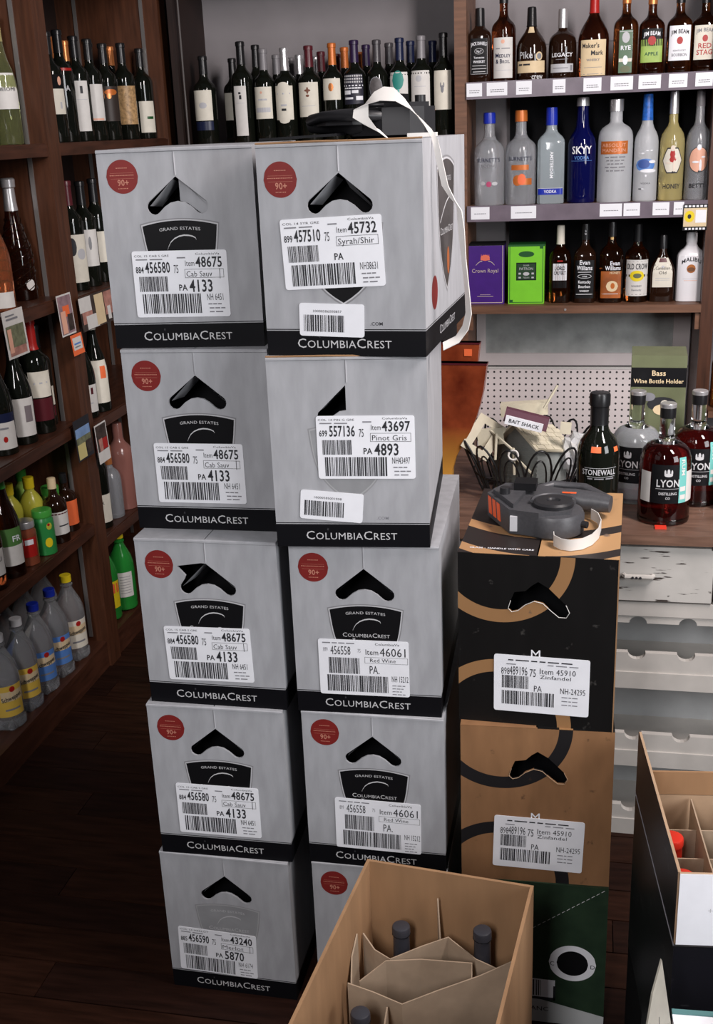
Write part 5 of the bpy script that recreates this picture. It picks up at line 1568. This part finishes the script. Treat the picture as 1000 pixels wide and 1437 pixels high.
# ================================================================ PRICE GUNS
def price_gun(label, loc, rz, mirror=1, m_gun=m_gun):
    t = thing('price_gun', label, 'price gun', loc, rz, 'hand-held price labelling guns')
    s = mirror
    P = lambda L: [(s * x, y) for x, y in L]
    body = P([(-.118, .052), (-.070, -.034), (-.02, -.046), (.03, -.03), (.035, .04), (.010, .092), (-.05, .112), (-.092, .098), (-.108, .075)])
    fix_normals(MB().prism(body, .004, .046, 'z').build('body', m_gun, t))
    lidp = P([(-.108, .052), (-.064, -.026), (-.045, .09), (-.09, .09)])
    fix_normals(MB().prism(lidp, .046, .053, 'z').build('side_cover', m_gun, t))
    MB().lathe([(.048, .0), (.052, .004), (.052, .032), (.049, .038), (.040, .040)], 32).build('label_drum', m_gun, t, 35)
    MB().lathe([(.034, .046), (.034, .052), (.030, .055), (.012, .055), (.010, .052)], 28).build('drum_cover', m_gund, t, 35)
    MB().tube([(.036 * cos(a), .036 * sin(a), .052) for a in [pi * .15 + k * .16 for k in range(18)]], .0035, 6).build('cover_ridge', m_gun, t, 60)
    MB().box(min(s * -.072, s * -.034), max(s * -.072, s * -.034), .048, .084, .053, .066).build('print_window', m_black, t)
    MB().tube([(s * -.085, .03, .053), (s * -.085, .03, .064)], .009, 12).build('adjusting_knob', m_gund, t, 40)
    MB().tube([(s * -.01, .085, .026), (s * .03, .088, .027), (s * .065, .080, .027), (s * .092, .074, .026)], [.021, .020, .018, .015], 12).build('handle', m_gun, t, 50)
    MB().tube([(s * -.045, .108, .034), (s * -.012, .142, .036), (s * .045, .132, .036), (s * .088, .088, .030)], [.008, .008, .008, .008], 8).build('trigger_lever', m_gun, t, 50)
    MB().prism(P([(-.03, .105), (-.008, .134), (.042, .126), (.07, .10)]), .022, .030, 'z').build('trigger_gap', m_gund, t)
    for k in range(3):
        e0, e1 = Vector((-.118, .052)), Vector((-.070, -.034))
        nrm = Vector((-.873, -.487)) * .0008
        a, b = e0.lerp(e1, .04 + k * .20), e0.lerp(e1, .17 + k * .20)
        sh = (e1 - e0) * .05
        MB().add([(s * p.x, p.y, z) for p, z in ((a + nrm, .042), (b + nrm, .042), (b + nrm + sh, .012), (a + nrm + sh, .012), (a, .042), (b, .042), (b + sh, .012), (a + sh, .012))], [(0, 1, 2, 3), (4, 7, 6, 5), (0, 4, 5, 1), (1, 5, 6, 2), (2, 6, 7, 3), (3, 7, 4, 0)]).build('orange_stripe', m_orangep, t)
    MB().box(min(s * -.068, s * -.056), max(s * -.068, s * -.056), -.0405, -.030, .010, .036).build('size_plate', m_lightgrey, t)
    MB().tube([(s * .045, -.015, .02), (s * .058, -.02, .02)], .006, 10).build('roller', m_gund, t, 40)
    if m_gun is not m_gund:
        MB().box(min(s * .01, s * .034), max(s * .01, s * .034), .060, .064, .0475, .049).build('orange_mark', m_orangep, t)
    return t


ZT = 3 * ZH + .0006
gt = price_gun('grey price labelling gun with orange stripes on the black wine case', (-.045, 1.790, ZT), radians(-3))
path = [(.006, -.058), (.008, -.075), (.020, -.090), (.036, -.094), (.054, -.084), (.068, -.062), (.077, -.030), (.079, .010), (.072, .045), (.060, .064)]
MB().ribbon([(x, y, .0105) for x, y in path], Vector((0, 0, .0095))).build('label_strip', m_strip, gt, 60)
g2 = price_gun('black price labelling gun with long trailing strip on the topmost case', (-.352, 1.960, 5 * CH + .0006), radians(168), 1, m_gund)
M = g2.matrix_basis
Mi = (Matrix.Translation(g2.location) @ Matrix.Rotation(radians(168), 4, 'Z')).inverted()
pth = [(-.318, 1.822, 1.568), (-.338, 1.812, 1.580), (-.354, 1.805, 1.597), (-.352, 1.80, 1.613), (-.338, 1.80, 1.624), (-.318, 1.80, 1.630), (-.298, 1.797, 1.628), (-.278, 1.79, 1.614), (-.258, 1.775, 1.594), (-.240, 1.745, 1.578), (-.226, 1.715, 1.562), (-.219, 1.705, 1.535), (-.210, 1.70, 1.496), (-.200, 1.70, 1.478), (-.189, 1.70, 1.463), (-.186, 1.70, 1.430), (-.183, 1.70, 1.390), (-.178, 1.70, 1.340), (-.176, 1.70, 1.307), (-.181, 1.70, 1.285), (-.193, 1.695, 1.268), (-.214, 1.685, 1.259)]
wv = [(.010, .002, -.010), (.011, .002, -.006), (.012, .003, .0), (.011, .004, .005), (.007, .005, .009), (.002, .006, .010), (-.002, .006, .010), (-.005, .006, .008), (-.006, .005, .005), (-.006, .004, .003), (-.005, .003, .001), (-.005, .003, 0), (-.005, .003, 0), (-.005, .003, .003), (-.004, .003, .004), (-.005, .004, 0), (-.004, .006, 0), (-.004, .006, 0), (-.005, .006, 0), (-.005, .006, .002), (-.003, .006, .004), (-.001, .006, .005)]
R3 = Mi.to_3x3()
MB().ribbon([tuple(Mi @ Vector(p)) for p in pth], [tuple(R3 @ Vector(w)) for w in wv]).build('label_strip', m_strip, g2, 60)
t = MB().box(-.022, .022, -.012, .012, 0, .006).build('price_card', m_offw)
tag(t, 'small white card on the topmost case beside the black price gun', 'card')
t.location = (-.255, 1.79, 5 * CH + .0008)

# ================================================================ OPEN CARTONS
def open_walls(t, w, d, h, th, outer, inner):
    """four walls, each kraft inside with its own outer face"""
    for nm, q in (('front_wall', (-w / 2, w / 2, -d / 2, -d / 2 + th)), ('back_wall', (-w / 2, w / 2, d / 2 - th, d / 2)), ('side_wall', (-w / 2, -w / 2 + th, -d / 2 + th, d / 2 - th)), ('side_wall', (w / 2 - th, w / 2, -d / 2 + th, d / 2 - th))):
        o = MB().box(*q, 0, h).build(nm, inner, t)
        if outer:
            x0, x1, y0, y1 = q
            e = .0006
            if nm == 'front_wall':
                MB().box(x0 - e, x1 + e, y0 - e, y0, 0, h).build('outer_print', outer, o)
            elif nm == 'side_wall' and x0 < 0:
                MB().box(x0 - e, x0, -d / 2, d / 2, 0, h).build('outer_print', outer, o)
            elif nm == 'side_wall':
                MB().box(x1, x1 + e, -d / 2, d / 2, 0, h).build('outer_print', outer, o)
    MB().box(-w / 2 + th, w / 2 - th, -d / 2 + th, d / 2 - th, 0, th).build('bottom', inner, t)


def sheet(path, z0, z1, th=.0022, tops=None):
    """upright divider card along a plan path"""
    n = len(path)
    tops = tops or [z1] * n
    v, f = [], []
    for i, (x, y) in enumerate(path):
        a, b = path[max(i - 1, 0)], path[min(i + 1, n - 1)]
        dx, dy = b[0] - a[0], b[1] - a[1]
        l = sqrt(dx * dx + dy * dy)
        nx, ny = -dy / l * th / 2, dx / l * th / 2
        v += [(x - nx, y - ny, z0), (x + nx, y + ny, z0), (x + nx, y + ny, tops[i]), (x - nx, y - ny, tops[i])]
    for i in range(n - 1):
        for k in range(4):
            l = (k + 1) % 4
            f.append((4 * i + k, 4 * i + l, 4 * i + 4 + l, 4 * i + 4 + k))
    f += [(3, 2, 1, 0), (4 * n - 4, 4 * n - 3, 4 * n - 2, 4 * n - 1)]
    return MB().add(v, f)


FA_ = -.105
fw, fd = .270, .370
t = thing('open_carton', 'open brown cardboard carton with bent dividers in front of the cases', 'box', (0, 0, 0))
place(t, -.362, 1.114, FA_, fw, fd)
fc = t
open_walls(t, fw, fd, .460, .005, None, m_kraft)
MB().box(-fw / 2 + .005, fw / 2 - .005, -fd / 2 + .005, fd / 2 - .005, .052, .058).build('inner_pad', m_kraft_l, t)
Mf = (Matrix.Translation(t.location) @ Matrix.Rotation(FA_, 4, 'Z')).inverted()


def fl(x, y):
    q = Mf @ Vector((x, y, 0))
    return (max(-fw / 2 + .007, min(fw / 2 - .007, q.x)), max(-fd / 2 + .007, min(fd / 2 - .007, q.y)))


for pts, tops in (([(-.332, 1.424), (-.300, 1.402), (-.272, 1.383), (-.225, 1.410), (-.187, 1.434), (-.140, 1.400), (-.085, 1.385)], [.362, .350, .352, .360, .362, .355, .345]),
                  ([(-.316, 1.352), (-.278, 1.378), (-.225, 1.392), (-.144, 1.382), (-.142, 1.355)], [.330, .352, .350, .362, .340]),
                  ([(-.326, 1.318), (-.285, 1.310), (-.240, 1.300), (-.190, 1.328), (-.130, 1.352), (-.078, 1.372)], [.356, .352, .345, .352, .366, .385]),
                  ([(-.344, 1.395), (-.338, 1.365), (-.325, 1.335)], [.385, .365, .335]),
                  ([(-.205, 1.452), (-.200, 1.438)], [.420, .350]),
                  ([(-.262, 1.296), (-.258, 1.240), (-.256, 1.16)], [.340, .345, .350]),
                  ([(-.340, 1.20), (-.25, 1.19), (-.10, 1.18)], [.350, .345, .352])):
    sheet([fl(*p) for p in pts], .058, .35, .0022, tops).build('divider', m_kraft_d, t)
for x, y, zt_, d in ((-.262, 1.432, .376, 'back left cell of the brown carton'), (-.131, 1.415, .398, 'back right cell of the brown carton'), (-.292, 1.246, .372, 'front cell of the brown carton')):
    bottle('wine_bottle', 'dark screw-capped wine bottle in the %s' % d, 'wine bottle', 'bottles in the open brown carton', (x, y, .0585), zt_ - .0585, .0345, 'bordeaux', m_glassw, (mat('slate_screw_cap', (.035, .036, .045), .35), .80, .0012), [])
    MB().tube([(0, 0, zt_ - .0585 - .014), (0, 0, zt_ - .0585 - .013)], .0150, 16).build('cap_ring', m_black, bpy.data.objects[[o.name for o in bpy.data.objects if o.type == 'EMPTY' and o.get('group') == 'bottles in the open brown carton'][-1]])

# right open case with raised flaps
ra = .102
rw, rd, rz0, rh = .30, .37, .19, .31
t = thing('closed_carton', 'black closed carton under the open black case', 'box', (0, 0, 0))
place(t, .143, 1.302, ra, rw, rd)
MB().box(-rw / 2, rw / 2, -rd / 2, rd / 2, 0, rz0 - .0005).build('body', m_blackm, t)
MB().box(-rw / 2 - .0005, rw / 2 + .0005, -.02, .02, .12, rz0).build('tape', m_black, t)
t = thing('open_case', 'open black wine case with raised flaps and red capsules inside', 'box', (0, 0, rz0))
place(t, .143, 1.302, ra, rw, rd)
rcz = t
m_outb = mat('scuffed_black_card', (.006, .006, .009), .4, spec=.25)
g = NG(m_outb)
g.base(g.mix(g.noise(22, .62, .72, 7, (1, 1, 3)), (.006, .006, .009), (.045, .045, .05)))
open_walls(t, rw, rd, rh, .004, m_outb, m_kraft_l)
for nm, q, o_q, om in (('side_flap', (-rw / 2, -rw / 2 + .004, -rd / 2 + .004, rd / 2), (-rw / 2 - .0006, -rw / 2, -rd / 2 + .004, rd / 2), m_outb), ('front_flap', (-rw / 2 + .002, rw / 2, -rd / 2, -rd / 2 + .004), (-rw / 2 + .002, rw / 2, -rd / 2 - .0006, -rd / 2), m_white), ('back_flap', (-rw / 2 + .004, rw / 2, rd / 2 - .004, rd / 2), None, None)):
    h = .118 if nm != 'back_flap' else .045
    f = MB().box(*q, rh + .0015, rh + h).build(nm, m_kraft_l if nm != 'back_flap' else m_kraft, t)
    if o_q:
        MB().box(*o_q, rh + .0015, rh + h).build('outer_face', om, f)
MB().tube([(-rw / 2, -rd / 2 - .001, rh), (rw / 2, -rd / 2 - .001, rh)], .0022, 6).build('fold_crease', m_black, t)
MB().tube([(-rw / 2 - .0005, -rd / 2, rh), (-rw / 2 - .0005, rd / 2, rh)], .0012, 6).build('fold_crease', m_inkf, t)
b = MB()
rect(b, -.108, -.102, rh + .0595, rh + .0605, lambda x, z: (x, -rd / 2 - .0010, z))
rect(b, -.1055, -.1045, rh + .057, rh + .063, lambda x, z: (x, -rd / 2 - .0010, z))
b.build('registration_mark', m_lightgrey, t)
for x in (-.062, .03):
    sheet([(x, -rd / 2 + .006), (x - .004, 0), (x + .002, rd / 2 - .008)], .01, rh, tops=[rh - .006, rh + .004, rh - .004]).build('divider', m_kraft_d, t)
for y in (-.075, .035, .11):
    sheet([(-rw / 2 + .006, y), (-.10, y + .002), (rw / 2 - .006, y)], .01, rh - .02).build('divider', m_kraft_d, t)
for k, (x, y) in enumerate(((-.108, .075), (-.108, -.022))):
    q = Matrix.Rotation(ra, 4, 'Z') @ Vector((x, y, 0))
    bottle('wine_bottle', 'wine bottle with bright red capsule, %s in the black case' % ('farther' if k == 0 else 'nearer'), 'wine bottle', 'bottles in the open black case', (t.location.x + q.x, t.location.y + q.y, rz0 + .0045), .298, .036, 'bordeaux', m_glassw, (mat('bright_red_capsule', (.62, .03, .015), .35), .76, .004), [])

# white carton with a raised printed flap
t = thing('open_carton', 'white carton with teal edge at the lower picture corner', 'box', (.285, 1.045, 0), radians(3))
MB().box(-.145, .145, -.14, .14, 0, .500).build('body', m_white, t)
MB().box(-.146, .146, .134, .1415, .494, .504).build('teal_edge', mat('teal_edge_card', (.08, .20, .20), .5), t)
MB().box(-.146, .146, -.1415, .134, .500, .502).build('top_flap', m_white, t)
fp = [(-.148, .075, .440), (-.150, .118, .505), (-.159, .128, .545), (-.164, .126, .592), (-.178, .09, .570), (-.188, .055, .540), (-.190, .035, .440)]
o = MB()
n = len(fp)
o.add(fp + [(p[0] - .0015, p[1] + .003, p[2]) for p in fp], [tuple(range(n)), tuple(range(2 * n - 1, n - 1, -1))] + [(i, (i + 1) % n, n + (i + 1) % n, n + i) for i in range(n)])
o = fix_normals(o.build('printed_flap', mat('beige_printed_card', (.30, .285, .24), .6, noise=40, amt=.08), t))


def onflap(u, v):
    a, b, c = Vector(fp[6]), Vector(fp[0]), Vector(fp[3])
    p = a.lerp(b, u) * (1 - v) + (c + (b - a) * (u - .6)) * v
    return tuple(p + Vector((.0, -.004, 0)))


b = MB()
for u0, v0 in ((.30, .50), (.42, .46), (.22, .36)):
    b.face([onflap(u0, v0), onflap(u0 + .10, v0), onflap(u0 + .10, v0 + .16), onflap(u0, v0 + .16)])
b.build('flap_print', m_ink, o)
b = MB().face([onflap(.5, .22), onflap(.72, .24), onflap(.74, .50), onflap(.52, .42)]).build('flap_picture', m_rosep, o)
t = MB().lathe([(.030, 0), (.031, .002), (.031, .016), (.028, .019)], 24).build('red_lid', mat('red_lid_plastic', (.45, .03, .03), .35), None, 40)  # round red plastic lid, made for a small red piece
tag(t, 'red round lid lying on the white carton at the picture corner', 'tin')
t.location = (.222, 1.150, .5025)
